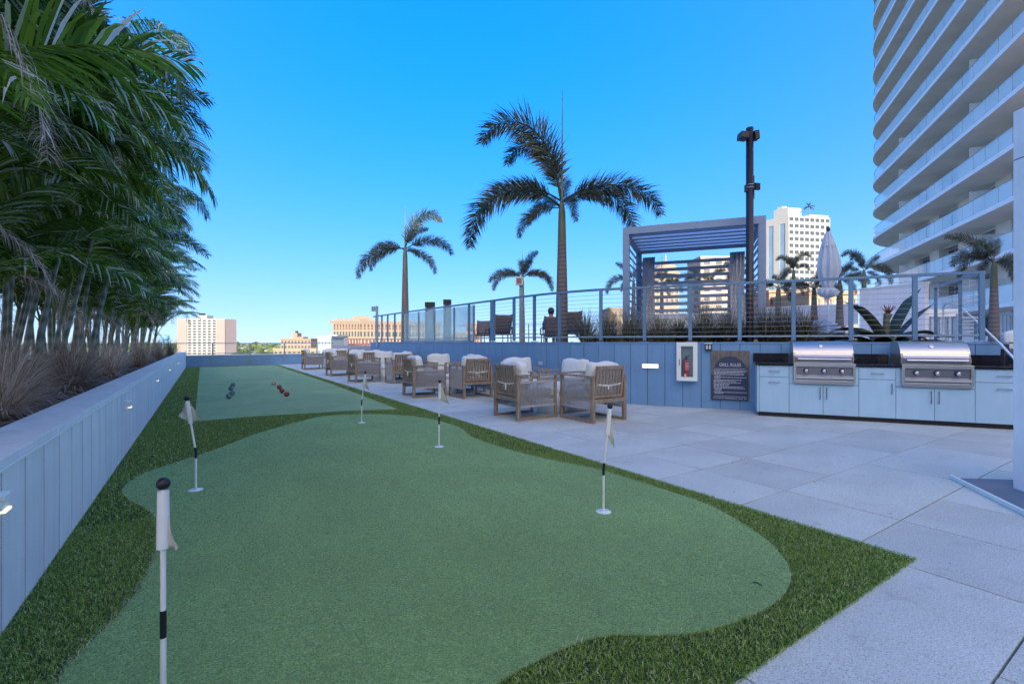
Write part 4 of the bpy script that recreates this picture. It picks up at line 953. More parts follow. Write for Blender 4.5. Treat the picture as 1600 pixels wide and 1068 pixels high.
for i, l in enumerate(rl):
    z = h*(.600-.0273*i); x = w*(.07 if l > .3 else .10); xe = w*(.07+.86*l)
    while x < xe:
        wd = w*rnd(.025, .085); b.b2(x, min(x+wd, xe), -.0105, -.0085, z-h*.0052, z+h*.0052); x += wd+w*.012
b.build('rule_lines', M['print'], sg, kind='stuff')
tm = text_mesh('IN CASE OF EMERGENCY, DIAL 911', h*.035); tm.materials.append(M['print']); o = obj('footer', tm, sg, (w*.5, -.0105, h*.028), (R(90), 0, 0)); ww = max(v.co.x for v in tm.vertices)-min(v.co.x for v in tm.vertices); o.scale = (w*.86/ww, 1.1, 1)

# ---------------------------------------------------------------- armchairs
def make_chair():
    cm = {}
    def a(name, b, m_, loc=(0,0,0)): cm.setdefault('list', []).append((name, b.mesh(name, m_), loc))
    w, dp = .74, .80
    pr = MB().b2(-.026, .026, -.03, .03, .04, .70).mesh('leg', M['wood']); pf = MB().b2(-.02, .02, -.02, .02, .04, .70).mesh('leg', M['wood'])
    L_ = cm.setdefault('list', [])
    for sx in (-1, 1):
        L_.append(('leg', pr, (sx*(w/2-.03), .03, 0))); L_.append(('leg', pf, (sx*(w/2-.03), dp-.02, 0)))
        b = MB(); b.b2(-.03, .03, -.005, dp+.01, .701, .728); L_.append(('armrest', b.mesh('armrest', M['wood']) if sx < 0 else L_[-1][1], (sx*(w/2-.03), 0, 0)))
        if sx > 0: L_[-1] = ('armrest', cm['arm'], (sx*(w/2-.03), 0, 0))
        else: cm['arm'] = L_[-1][1]
        if sx < 0: cm['br'] = MB().b2(-.028, .028, 0, dp, 0, .038).mesh('bottom_rail', M['wood'])
        L_.append(('bottom_rail', cm['br'], (sx*(w/2-.03), 0, 0)))
        if sx < 0:
            b = MB(); b.b2(-.012, .012, .062, dp-.042, .585, .62); b.b2(-.012, .012, .062, dp-.042, .20, .235)
            n = 26
            for i in range(n):
                y = .07+(dp-.125)*i/(n-1); b.tube([(-.006, y, .235), (-.006, y, .585)], .0075, 4)
                b.tube([(.008, y+.012, .235), (.008, y+.012, .585)], .006, 3)
            cm['rp'] = b.mesh('rope_panel', M['rope'])
        L_.append(('rope_panel', cm['rp'], (sx*(w/2-.03), 0, 0)))
    b = MB(); b.b2(-w/2+.057, w/2-.057, .005, .05, .30, .365); L_.append(('rear_rail', b.mesh('rear_rail', M['wood']), (0,0,0)))
    b = MB(); b.b2(-w/2+.057, w/2-.057, dp-.04, dp-.0, .30, .365); L_.append(('front_rail', b.mesh('front_rail', M['wood']), (0,0,0)))
    b = MB(); b.b2(-w/2+.057, w/2-.057, .052, dp-.042, .33, .35); L_.append(('seat_deck', b.mesh('seat_deck', M['rope']), (0,0,0)))
    # back frame, tilted slightly backwards
    T_ = Matrix.Translation((0, .05, .38)) @ Matrix.Rotation(R(7), 4, 'X')
    def tb(b):
        b.v = [tuple(T_ @ Vector(v)) for v in b.v]; return b
    wi = w/2-.075
    b = MB(); b.b2(-wi, wi, -.02, .02, .44, .50); b.b2(-wi, wi, -.02, .02, .0, .045); b.b2(-wi, -wi+.045, -.019, .019, .046, .439); b.b2(wi-.045, wi, -.019, .019, .046, .439); L_.append(('back_frame', tb(b).mesh('back_frame', M['wood']), (0,0,0)))
    cm['slat'] = tb(MB().b2(-.017, .017, -.008, .008, .046, .439)).mesh('back_slat', M['wood'])
    for i in range(7): L_.append(('back_slat', cm['slat'], (-wi+.045+(2*wi-.09)*(i+.5)/7, 0, 0)))
    # cushions
    def cushion(name, c, sz, tilt, puff):
        b = MB(); n = 9; vs = []; fs = []
        bm = bmesh.new(); bmesh.ops.create_cube(bm, size=1); bmesh.ops.subdivide_edges(bm, edges=bm.edges, cuts=7, use_grid_fill=True)
        for v in bm.verts:
            x, y, z = v.co*2; e = 9 if tilt else 7; 
            nrm = (abs(x)**e+abs(y)**e+abs(z)**e)**(1/e)
            q = Vector((x, y, z))/nrm
            pf_ = 1+puff*(1-x*x)*(1-(z if tilt else y)**2)
            qx, qy, qz = q.x*sz[0]/2, q.y*sz[1]/2, q.z*sz[2]/2
            if tilt: qy *= pf_*(.80+.20*(1-abs(x)**4)*(1-abs(z)**4)); qz += .012*math.sin(x*5)*(z > 0)
            else: qz *= pf_*(.75+.25*(1-abs(x)**4)*(1-abs(y)**4))
            v.co = (qx, qy, qz)
        me = bpy.data.meshes.new(name); bm.to_mesh(me); bm.free(); me.materials.append(M['fabric']); me.polygons.foreach_set('use_smooth', [True]*len(me.polygons))
        me.transform(Matrix.Translation(c) @ Matrix.Rotation(R(8) if tilt else 0, 4, 'X')); return me
    L_.append(('seat_cushion', cushion('seat_cushion', (0, .43, .43), (w-.13, dp-.14, .16), 0, .12), (0,0,0)))
    L_.append(('back_cushion', cushion('back_cushion', (0, .185, .70), (w-.12, .2, .46), 1, .12), (0,0,0)))
    # tie strap
    b = MB(); pts = []
    for i in range(9):
        x = -wi+2*wi*i/8; pts.append((x, .012-.07*0, .60-.03*(1-((x/wi)**2))))
    for p_, q_ in zip(pts, pts[1:]): b.beam(p_, q_, .004, .018)
    b.beam((.01, .005, .575), (.03, -.01, .47), .022, .004); b.beam((-.02, .008, .575), (-.045, -.006, .51), .02, .004)
    L_.append(('tie_strap', b.mesh('tie_strap', M['fabric']), (0,0,0)))
    return L_
CH = make_chair()
def chair(x, y, rz, lb, grp='wood and rope armchairs on the terrace', z=0):
    t = thing('armchair', lb, 'armchair', (x, y, z), rz, grp); near_ = depth((x, y)) < 13
    for nm, me, loc in CH:
        obj(nm, me, t, loc, bev=.003 if (near_ and nm in ('leg', 'armrest', 'back_frame', 'rear_rail')) else 0)
grs = [(5.33, 6.17, 0), (9.2, 9.95, -.2), (13.65, 14.6, -.25), (17.0, 17.9, -.25), (21.6, 22.8, -.3)]
gn = ['nearest', 'second', 'third', 'fourth', 'farthest']
for i, (ya, yb, dx) in enumerate(grs):
    G_ = '%s seating group' % gn[i]
    x1 = 5.33+dx
    # chair with its back to the camera, facing +y
    chair(x1, ya, rnd(-.03,.03)+(.02 if i == 0 else -.02), 'wood and rope armchair with slatted back to the camera, %s seating group' % gn[i])
    # chair by the green, facing +x (local +y -> +x)
    chair(4.14+dx*1.2, yb+.36, -math.pi/2+[.0,-.03,.06,.02,0][i], 'wood and rope armchair beside the green turned to the right, %s seating group' % gn[i])
    chair(x1+.05+.1*(i > 0), ya+2.85-(.2 if i else 0), math.pi+rnd(-.05,.05), 'wood and rope armchair facing the camera across its table, %s seating group' % gn[i])
    chair(6.02+dx*.55, yb+.6, math.pi/2+rnd(-.05,.05), 'wood and rope armchair with its back to the blue wall, %s seating group' % gn[i])
    t = thing('side_table', 'round white drum table between the armchairs of the %s seating group' % gn[i], 'table', (x1-.05, (ya+yb)/2+1.0, 0), 0, 'white drum tables')
    MB().lathe([(0,0),(.27,0),(.28,.01),(.28,.36),(.0,.36)], 28).build('drum', M['white'], t); MB().lathe([(0,.366),(.285,.366),(.29,.375),(.29,.44),(.285,.45),(0,.45)], 28).build('top', M['white'], t)
pz_ = D(1592, 8.3)
MB().prism([tuple(D(1560, 7.3)[:2]), tuple(D(1800, 6.2)[:2]), tuple(D(1800, 10)[:2]), tuple(D(1560, 10)[:2])], 0, .5).build('stair_landing', mat('landing', (.5,.5,.5), .8, .1), kind='structure')
chair(pz_.x, pz_.y, 2.2, 'armchair with white cushions half hidden behind the white pillar', None, .52)

# ---------------------------------------------------------------- putting flags
M['flag'] = mat('flag_cloth', (.55,.6,.52), .8, .1, 12)
def put_flag(x, y, lean, bend_dir, lb, flag, more=()):
    rz = 0
    t = thing('putting_flag', lb, 'flag', (x, y, .012), rz, 'putting flags on the green')
    cup = MB().lathe([(0,.003),(.053,.003),(.056,.0),(.056,-.004)], 24).build('cup_disc', M['pole_white'], t)
    d1 = Vector((0,0,1)); zc = .31
    MB().tube([(0,0,0), (0,0,zc-.045)], .0088, 10).build('lower_pole', M['pole_white'], t)
    d2 = Vector((math.sin(lean)*bend_dir[0], math.sin(lean)*bend_dir[1], math.cos(lean))); j = Vector((0,0,zc-.045))
    e = j+d1*.045+d2*.045
    MB().tube([j, j+d1*.045, e], .0094, 10).build('joint_band', M['black'], t)
    top = e+d2*.40
    MB().tube([e, top], .0082, 10).build('upper_pole', M['pole_white'], t)
    b = MB().lathe([(.0205*math.sin(math.pi*i/10)+1e-5, -.0205*math.cos(math.pi*i/10)+.006) for i in range(11)], 18); o = b.build('knob', M['black'], t); o.location = top+d2*.01
    s0, s1 = top-d2*.195, top-d2*.008
    MB().tube([s0, s1], [.019, .0165], 14).build('sleeve', M['pole_white'], t)
    # cloth
    for flag in [flag]+list(more):
        fl = Vector((flag[0], flag[1], 0)).normalized(); L_ = flag[2]; drop = flag[3]; sw_ = flag[4]; n = 10; vs = []
        for i in range(n+1):
            f = i/n
            for jx in range(7):
                g = jx/6
                c0 = s1*(1-g)+s0*g; halfw = (1-f); c = s1*(.5+.5*halfw-(g)*halfw)+s0*(1-(.5+.5*halfw-(g)*halfw))
                q = c+fl*L_*f*math.sqrt(max(.05, 1-drop*drop))+Vector((0,0,-1))*L_*f*drop+Vector((-fl.y, fl.x, 0))*sw_*math.sin(f*7+g*3)*f+Vector((0,0,-.03*f*drop))
                vs.append(q)
        fs = [(i*7+k, i*7+k+1, (i+1)*7+k+1, (i+1)*7+k) for i in range(n) for k in range(6)]
        b = MB(); b.add(vs, fs, True); o = b.build('cloth', M['flag'], t); s = o.modifiers.new('s', 'SOLIDIFY'); s.thickness = .001
r_ = (CC, -SS)
p = D(255, 1.553); put_flag(p.x, p.y, 0, (1,0), 'nearest putting flag at the foreground left, cloth wrapped against the white pole', (r_[0], r_[1], .085, .86, .010))
p = P(306, 767); put_flag(p.x, p.y, R(9.5), (-r_[0], -r_[1]), 'bent putting flag with spread yellowish cloth, leaning left near the planter wall', (r_[0], r_[1], .12, .35, .02), [(-r_[0], -r_[1], .09, .25, .015)])
p = P(565, 661); put_flag(p.x, p.y, R(7), (r_[0], r_[1]), 'farthest putting flag, leaning slightly right in front of the armchairs', (r_[0], r_[1], .16, .88, .012))
p = P(686, 699); put_flag(p.x, p.y, R(1), (r_[0], r_[1]), 'thin upright putting flag in the middle of the green with drooping triangular cloth', (r_[0], r_[1], .18, .75, .012))
p = P(943, 801); put_flag(p.x, p.y, R(6), (r_[0], r_[1]), 'putting flag at the right of the green with limp cloth, before the nearest armchairs', (r_[0], r_[1], .17, .965, .022))
# extra fold of cloth on the left side of the bent flag
# bocce balls
M['ball_blue'] = mat('ball_blue', (.12,.22,.25), .3, .9, 22); M['ball_red'] = mat('ball_red', (.30,.05,.04), .35, .4, 14); M['ball_tan'] = mat('ball_tan', (.40,.33,.2), .35, .4, 14)
def ball(u, v, m_, lb, grp):
    p = P(u, v+1.5); t = MB().lathe([(.0575*math.sin(math.pi*i/14)+1e-5, -.0575*math.cos(math.pi*i/14)) for i in range(15)], 24)
    o = t.build('bocce_ball', m_, None, loc=(p.x, p.y, .0685), label=lb, cat='ball', group=grp); o.rotation_euler = (rnd(0,3), rnd(0,3), 0)
    g = MB(); 
    for a in (-.02, .0, .02):
        r_2 = math.sqrt(.0575**2-a*a)+.0004; g.tube([(r_2*math.cos(k*math.pi/12), r_2*math.sin(k*math.pi/12), a) for k in range(25)], .0012, 4, cap=False)
    g.build('groove_ring', M['black'], o)
for (u, v), lb in zip([(357.5,622),(363,616.5),(361,609),(364,603.5)], ['nearest blue-grey marbled bocce ball of the left row', 'second blue-grey bocce ball of the left row, right of the nearest one', 'third blue-grey bocce ball of the left row', 'farthest blue-grey bocce ball of the left row']): ball(u, v, M['ball_blue'], lb, 'blue-grey bocce balls')
for (u, v), lb, m_ in zip([(427.5,601),(436.5,607),(440.5,613),(448,618.5)], ['tan bocce ball, farthest and leftmost of the red row', 'dark red bocce ball second from the far end of the right row', 'dark red bocce ball third in the right row', 'nearest reddish bocce ball of the right row'], ['ball_tan','ball_red','ball_red','ball_red']): ball(u, v, M[m_], lb, 'red and tan bocce balls')

# ---------------------------------------------------------------- white pillar and ramp plate
M['pillar'] = mat('pillar_stucco', (.82,.92,.95), .7, .05, 4, .25, 120, streak=.06)
a_ = P(1583, 767.5); rz = -YAW
pil = thing('white_pillar', 'pale blue-white rendered pillar at the right picture edge', 'pillar', (a_.x, a_.y, 0), rz+R(-4))
MB().b2(0, .6, -.5, .0, 0, 2.76).build('shaft', M['pillar'], pil, bev=.004); MB().b2(0.004, .596, -.496, -.004, 2.76, 2.768).build('joint', M['joint'], pil); MB().b2(0, .6, -.5, 0, 2.768, 3.17).build('head_panel', M['pillar'], pil, bev=.004)
for k in range(6):
    MB().b2(.07+k*.09, .075+k*.09, -.502, -.5, 0, 2.75).build('groove', M['joint'], pil)
q0, q1, q2, q3 = P(1485, 747, .0), P(1640, 825, .0), P(1760, 790, 0), P(1515, 752, .0)
rp_ = thing('ramp_plate', 'grey metal floor plate with a bright edge strip at the foot of the pillar', 'floor plate', (0,0,0))
MB().prism([tuple(P(*q)[:2]) for q in ((1514,752),(1497,751.5),(1640,823),(1760,800),(1760,756),(1583,754))], .003, .03).build('plate', mat('plate', (.13,.17,.22), .5, .1, 6), rp_)
MB().beam(q0+Vector((0,0,.02)), q1+Vector((0,0,.02)), .018, .035).build('edge_strip', M['white'], rp_)

# ---------------------------------------------------------------- curved residential tower
Pn = Vector((*W((1583-800)/FPX*27.5, 27.5), 0)); fdir = Vector((SS, CC, 0)); rdir = Vector((CC, -SS, 0))
TD = (rdir*math.sin(R(23.4))+fdir*math.cos(R(23.4))); TN = Vector((TD.y, -TD.x, 0))   # TN to the right, into the building
S1, RAD = 25.5, 10.5; WID = 21
def edge_poly(o, smin=-6, seg=26):
    pts = [Pn+TD*smin+TN*o, Pn+TD*S1+TN*o]; c = Pn+TD*S1+TN*RAD; r = RAD-o
    for i in range(1, seg+1):
        a = math.pi*i/seg; pts.append(c-TN*r*math.cos(a)+TD*r*math.sin(a))
    pts.append(Pn+TD*smin+TN*(2*RAD-o)); return pts
Z1 = CAMH+2.36; FH = 3.07; NF = 15
tw = thing('residential_tower', 'tall white apartment tower with curved balconies and glass railings on the right', 'building', (Pn.x, Pn.y, 0))
def loc(ps): return [(p.x-Pn.x, p.y-Pn.y) for p in ps]
M['slab'] = mat('slab_render', (.92,.81,.66), .8, .06, .6); M['slab_edge'] = mat('slab_edge', (.86,.88,.88), .6, .04, 1)
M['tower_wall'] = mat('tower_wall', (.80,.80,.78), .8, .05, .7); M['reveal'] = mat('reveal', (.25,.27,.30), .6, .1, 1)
M['win'] = mat('window_glass', (.05,.09,.09), .08, .6, .5, spec=1.); M['win_frame'] = mat('window_frame', (.35,.38,.4), .5, .05)
M['rail_glass'] = glass('rail_glass', (.86,.95,.97), .46, .06)
slab = MB(); slab.prism(loc(edge_poly(.06)), 0, .24, sm=False); sme = slab.mesh('balcony_slab', M['slab'])
edg = MB(); eo = edge_poly(0); ei = edge_poly(.06)
for (a, b, c, d) in zip(eo, eo[1:], ei[1:], ei): edg.prism(loc([a, b, c, d]), -.02, .27)
edm = edg.mesh('slab_edge', M['slab_edge'])
# wall line with stepped bays
IN = 2.3
def along(o, ds, smin=-6):
    # sample positions: straight part every ds then arc
    out = []; s = smin
    while s < S1: out.append((Pn+TD*s+TN*o, TD)); s += ds
    r = RAD-o; c = Pn+TD*S1+TN*RAD; da = ds/r; a = 0
    a = (s-S1)/r
    while a < math.pi: out.append((c-TN*r*math.cos(a)+TD*r*math.sin(a), TN*math.sin(a)+TD*math.cos(a))); a += da
    return out
bays = along(IN, 5.6, -5.7)
visb = [i for i, (p, d) in enumerate(bays) if depth(p) > 20 and uof(p) < 1640]
piers = MB(); wins = []
for i, (p, d) in enumerate(bays):
    q, d2 = bays[min(i+1, len(bays)-1)]; 
    if i == len(bays)-1: continue
    v_ = (q-p); L_ = v_.length; vd = v_.normalized(); nn = Vector((vd.y, -vd.x, 0))
    wpan = 2.0; a_ = p; b_ = p+vd*wpan
    piers.prism(loc([a_, b_, b_+nn*1.2, a_+nn*1.2]), 0, 1)
    wins.append((b_, q, vd, nn, i in visb))
pme_bot = None
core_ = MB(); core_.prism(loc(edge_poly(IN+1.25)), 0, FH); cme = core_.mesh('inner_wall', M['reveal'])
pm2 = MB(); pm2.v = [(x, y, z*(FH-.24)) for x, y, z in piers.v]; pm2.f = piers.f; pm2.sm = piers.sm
for a_, b_ in zip(edge_poly(IN+.3)[:-1], edge_poly(IN+.3)[1:]): pm2.beam((a_.x-Pn.x, a_.y-Pn.y, FH-.3), (b_.x-Pn.x, b_.y-Pn.y, FH-.3), .1, .1)
pme = pm2.mesh('wall', M['tower_wall'])
def winmesh(L_):
    f = MB(); f.b2(0, L_, -.05, .05, 0, .1); f.b2(0, L_, -.05, .05, 2.55, 2.83)
    for k in range(4): f.b2(L_*k/3-.045 if k else 0, L_*k/3+.045 if k < 3 else L_, -.049, .049, .1, 2.55)
    g = MB(); g.b2(.05, L_-.05, .0, .02, .1, 2.55); return f.mesh('window', M['win_frame']), g.mesh('pane', M['win'])
wcache = {}
rails = []
ra = along(.12, 1.55, -5.9)
cands = []
for k in range(-1, NF):
    z = Z1+FH*k
    obj('balcony_slab', sme, tw, (0,0,z-.24)); obj('slab_edge', edm, tw, (0,0,z-.24))
    if k < NF-1:
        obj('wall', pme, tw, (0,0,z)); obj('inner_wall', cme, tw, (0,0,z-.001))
        for (a_, b_, vd, nn, vis) in wins:
            if not vis: continue
            q = a_+nn*.7; u_, v_ = uof(q), V0-(z+1.2-CAMH)*FPX/depth(q)
            if v_ < -60: continue
            L_ = round((b_-a_).length, 1)
            if L_ not in wcache: wcache[L_] = winmesh(L_)
            wf, wg = wcache[L_]
            o = obj('window', wf, tw, (q.x-Pn.x, q.y-Pn.y, z), (0,0,math.atan2(vd.y, vd.x))); obj('pane', wg, o)
        for (p0, d0), (p1, d1) in zip(ra, ra[1:]):
            if depth(p0) < 8: vis = -1
            else:
                vpx = V0-(z+.6-CAMH)*FPX/depth(p0); vis = abs(uof(p1)-uof(p0)) if (uof(p0) < 1640 and vpx > -40 and depth(p0) > 20) else -1
            cands.append((vis, k, z, p0, p1))
cands.sort(key=lambda c: -c[0]); stuff = MB(); gcache = {}
top_rails = MB()
for n_i, (vis, k, z, p0, p1) in enumerate(cands):
    v_ = p1-p0; L_ = v_.length
    if n_i < 290 and vis > 0:
        key = round(L_, 2)
        if key not in gcache: gcache[key] = MB().b2(.04, key-.04, -.008, .008, .06, 1.08).mesh('glass_panel', M['rail_glass'])
        obj('glass_panel', gcache[key], tw, (p0.x-Pn.x, p0.y-Pn.y, z), (0,0,math.atan2(v_.y, v_.x)))
    else:
        a_ = p0-Pn+v_*.015; b_ = p1-Pn-v_*.015; stuff.beam((a_.x, a_.y, z+.57), (b_.x, b_.y, z+.57), .016, 1.02)
    a_, b_ = p0-Pn, p1-Pn; top_rails.beam((a_.x, a_.y, z+1.1), (b_.x, b_.y, z+1.1), .05, .04)
stuff.build('distant_glass_panels', M['rail_glass'], tw, kind='stuff')
top_rails.build('hand_rails', M['win_frame'], tw)
# privacy divider screens on some balconies
for k in range(0, 6):
    for j_ in (1, 4):
        s_ = 3+j_*4.6-1.5; a_ = Pn+TD*s_+TN*.35-Pn; b_ = a_+TN*1.9
        MB().beam((a_.x, a_.y, 1.0), (b_.x, b_.y, 1.0), .03, 2.0).build('divider', M['rail_glass'], tw, loc=(0,0,Z1+FH*k))
MB().prism(loc(edge_poly(IN+.6)), GZ, Z1-FH-.25).build('podium_wall', M['tower_wall'], tw)
MB().prism(loc(edge_poly(IN-.3)), 0, 2.2).build('parapet', M['tower_wall'], tw, loc=(0,0,Z1+FH*(NF-1)+.01))
nb_ = thing('unseen_shade_block', 'unseen mid-rise block added behind the camera to shade the terrace', 'building', (0, -46, GZ))  # added out of view; position and height chosen to shade the terrace
MB().b2(-80, 70, -16, -.6, 0, 26-GZ).build('core', M['reveal'], nb_)
# plinth terrace rail seen below the first balcony
gr_ = thing('ground_level_railing', 'grey vertical-bar railing on the deck at the foot of the tower', 'railing', tuple(D(1550, 14)), -YAW); gr_.location.z = 1.05
for k in range(14): MB().b2(k*.11, k*.11+.02, 0, .02, 0, 1.0).build('bar', M['steel_paint'], gr_)
MB().b2(-.02, 1.6, -.01, .03, 1.0, 1.05).build('rail', M['steel_paint'], gr_)

# ---------------------------------------------------------------- city beyond
def cmat(n, c, **k): return mat(n, c, .8, .05, .05, **k)
M['city_glass'] = mat('city_glass', (.05,.07,.09), .2, .3, .1); M['city_glass_blue'] = mat('city_glass_blue', (.16,.25,.34), .15, .2, .05)
def facade(par, name, m_wall, org, rz, w, h, cols, rows, ww, wh, z0=0, glassm=None, th=.5, mat_s=None, pattern=None, inset=.35):
    """wall of piers and spandrels with real openings; org in parent space"""
    bw, bh = w/cols, h/rows; b = MB()
    for c in range(cols+1):
        x0_ = 0 if c == 0 else c*bw-(bw-ww)/2; x1_ = w if c == cols else c*bw+(bw-ww)/2; b.b2(x0_, x1_, -th, 0, 0, h)
    for r_ in range(rows+1):
        a0 = 0 if r_ == 0 else r_*bh-(bh-wh)/2; a1 = h if r_ == rows else r_*bh+(bh-wh)/2
        for c in range(cols): b.b2(c*bw+(bw-ww)/2, (c+1)*bw-(bw-ww)/2, -th+.01, -.01, a0, a1)
    b.build(name, m_wall, par, loc=(org[0], org[1], z0), rot=(0,0,rz))
    pm_ = MB().b2(0, ww, -.05, 0, 0, wh).mesh('window', glassm or M['city_glass'])
    o0 = Matrix.Translation((org[0], org[1], z0)) @ Matrix.Rotation(rz, 4, 'Z')
    for c in range(cols):
        for r_ in range(rows):
            if pattern and not pattern(c, r_): continue
            q = o0 @ Vector((c*bw+(bw-ww)/2, -th+inset, r_*bh+(bh-wh)/2)); obj('window', pm_, par, q, (0,0,rz))
# facade frame: local x to the right seen from outside, outside is -y ; th goes to -y so wall occupies y in [-th,0]
def building(name, lab, u, d, zbase, faces, depth_m, wallm, ztop, rot=0, **k): pass
# 1 slab apartment block far left
p = D(278, 500); W1 = 77/FPX*500; ang = math.atan2(rdir.y, rdir.x); zt = CAMH+(534-498)/FPX*500
ap = thing('apartment_block', 'pale pink and white slab apartment block far left on the skyline', 'building', (p.x, p.y, GZ), ang-.05); H = zt-GZ
MB().b2(0, W1, 0, 18, 0, H).build('core', cmat('ap_core', (.5,.4,.36)), ap)
MB().b2(0, W1*.20, -1.2, -.02, 0, H-.5).build('side_panel', cmat('ap_pink', (.25,.21,.195)), ap); MB().b2(W1*.82, W1, -1.2, -.02, 0, H-.5).build('side_panel', bpy.data.materials['ap_pink'], ap)
wm = cmat('ap_white', (.30,.295,.28))
facade(ap, 'wall', wm, (W1*.20, 0), 0, W1*.62, H-.6, 6, 17, W1*.062, 1.7)
MB().b2(W1*.38, W1*.58, 2, 12, H, H+4).build('roof_house', wm, ap); MB().b2(W1*.40, W1*.47, 2.5, 8, H+4, H+6).build('roof_unit', M['black'], ap)
# 2 white hotel
dH = 263; p = D(1232, dH); ztH = CAMH+(534-337)/FPX*dH; H = ztH-GZ
def facing(nx, ny): return math.atan2(ny, nx)+math.pi/2
ht = thing('hotel_tower', 'white hotel tower with balcony grid and blue glass strips left of the curved tower', 'building', (p.x, p.y, GZ), 0)
vd_ = Vector((p.x, p.y, 0)).normalized(); rt_ = Vector((vd_.y, -vd_.x, 0))
fl_dir = (rt_*-.9+vd_*.44).normalized()       # left face runs left and away
fr_dir = (rt_*.75+vd_*.66).normalized()       # right face runs right and away
WL, WR = 13.0, 27
hm = cmat('hotel_white', (.33,.34,.335))
def prismw(par, name, m_, pts, z0, z1): return MB().prism([(q.x, q.y) for q in pts], z0, z1).build(name, m_, par)
o_ = Vector((0,0,0)); prismw(ht, 'core', hm, [o_+fr_dir*.6+fl_dir*.6, fl_dir*WL+fr_dir*.6, fl_dir*WL+fr_dir*WR, fr_dir*WR+fl_dir*.6], 0, H-1)
rzR = math.atan2(fr_dir.y, fr_dir.x); facade(ht, 'wall', hm, (fl_dir.x*.5, fl_dir.y*.5), rzR, WR, H, 8, 26, 2.6, 2.0, th=.9, inset=.15, pattern=lambda c, r_: r_ > 7)
rzL = math.atan2(-fl_dir.y, -fl_dir.x); ol = fl_dir*WL+fr_dir*.5
facade(ht, 'wall', hm, (ol.x, ol.y), rzL, WL, H, 2, 1, 3.0, H-8, th=.9, glassm=M['city_glass_blue'])
c_ = fl_dir*WL*.6+fr_dir*9; prismw(ht, 'lift_house', hm, [c_, c_+fl_dir*8, c_+fl_dir*8+fr_dir*9, c_+fr_dir*9], H-1, H+7)
prismw(ht, 'mast_box', hm, [c_+fl_dir*3, c_+fl_dir*6, c_+fl_dir*6+fr_dir*3, c_+fl_dir*3+fr_dir*3], H+7, H+8.4)
prismw(ht, 'roof_terrace', M['win_frame'], [fr_dir*14, fl_dir*8+fr_dir*14, fl_dir*8+fr_dir*26, fr_dir*26], H, H+1.4)
q = Vector((p.x, p.y, 0))+fr_dir*17+fl_dir*3
tp = thing('rooftop_palm', 'small palm growing on the roof of the white hotel', 'palm', (q.x, q.y, GZ+H)); MB().tube([(0,0,0), (0,0,6.5)], .25, 6).build('trunk', M['trunk'], tp)
for k in range(9): o = obj('frond', FF[k % 5], tp, (0,0,6.4), (0,0,k*.7)); o.scale = (3.4,)*3
# 3 brick building
dB = 245; cu = 562; p = D(cu, dB); zt = CAMH+(534-499.5)/FPX*dB; H = zt-GZ
bb = thing('brick_building', 'old red brick and cream building with a heavy cornice behind the far armchairs', 'building', (p.x, p.y, GZ), 0)
vd_ = Vector((p.x, p.y, 0)).normalized(); rt_ = Vector((vd_.y, -vd_.x, 0)); fL = (-rt_*.86+vd_*.5).normalized(); fR = (rt_*.97+vd_*.22).normalized()
bm1 = cmat('brick_red', (.15,.06,.04)); bc = cmat('stone_cream', (.24,.20,.155)); 
WLb, WRb = 15.5, 45
prismw(bb, 'core', bm1, [fL*.4+fR*.4, fL*WLb+fR*.4, fL*WLb+fR*WRb, fR*WRb+fL*.4], 0, H-.2)
for fd, ww_, nm, org in ((fL, WLb, 9, None), (fR, WRb, 24, None)):
    if fd is fL: rz_ = math.atan2(-fL.y, -fL.x); o1 = fL*WLb+fR*.35
    else: rz_ = math.atan2(fR.y, fR.x); o1 = fL*.35
    facade(bb, 'wall', bc, (o1.x, o1.y), rz_, ww_, 7.6, nm, 2, ww_/nm*.5, 2.6, z0=H-9.3, th=.5, pattern=lambda c, r_: r_ == 0)
    facade(bb, 'wall', bm1, (o1.x, o1.y), rz_, ww_, 13.8, nm, 4, ww_/nm*.45, 2.0, z0=H-23.3, th=.45, glassm=wm)
for k, (o1, z0_, z1_) in enumerate(((.9, H-1.7, H-.9), (1.3, H-.9, H-.3), (.7, H-4.3, H-3.9), (.7, H-9.8, H-9.3))):
    a = fL*-o1+fR*-o1; prismw(bb, 'cornice', bc, [a, fL*(WLb+o1)-fR*o1, fL*(WLb+o1)+fR*(WRb), fR*WRb-fL*o1], z0_, z1_)
for k in range(10):
    a = fL*(.5+k*1.5)-fR*.2; prismw(bb, 'merlon', bc, [a, a+fL*.8, a+fL*.8+fR*.6, a+fR*.6], H-.3, H+.7)
a = fR*3+fL*3; prismw(bb, 'roof_house', bc, [a, a+fL*4, a+fL*4+fR*6, a+fR*6], H, H+2)
# generic block
def block(name, lab, u0, u1, d, vt, m_, cols, rows, dep=14, extra=None, tilt=0, glassm=None):
    p = D(u0, d); w = (u1-u0)/FPX*d; zt = CAMH+(534-vt)/FPX*d; H = zt-GZ
    t = thing(name, lab, 'building', (p.x, p.y, GZ), -YAW+tilt)
    MB().b2(0, w, .0, dep, 0, H-.3).build('core', m_, t); MB().b2(-.3, w+.3, -.9, dep, H-.3, H+.4).build('roof', m_, t)
    hh = min(H-1, rows*3.6); facade(t, 'wall', m_, (0, 0), 0, w, hh, cols, rows, w/cols*.5, hh/rows*.5, z0=H-.4-hh, glassm=glassm); return t, H, w
cream = cmat('cream_stucco', (.28,.23,.16)); tan = cmat('tan_stucco', (.24,.19,.14)); grey = cmat('grey_panel', (.30,.37,.40)); whit = cmat('white_panel', (.42,.43,.44)); peach = cmat('peach_stucco', (.36,.22,.14))
t, H, w = block('office_block', 'stepped beige office block with a small tower on the skyline left of the armchairs', 439, 486, 340, 529.5, tan, 9, 3)
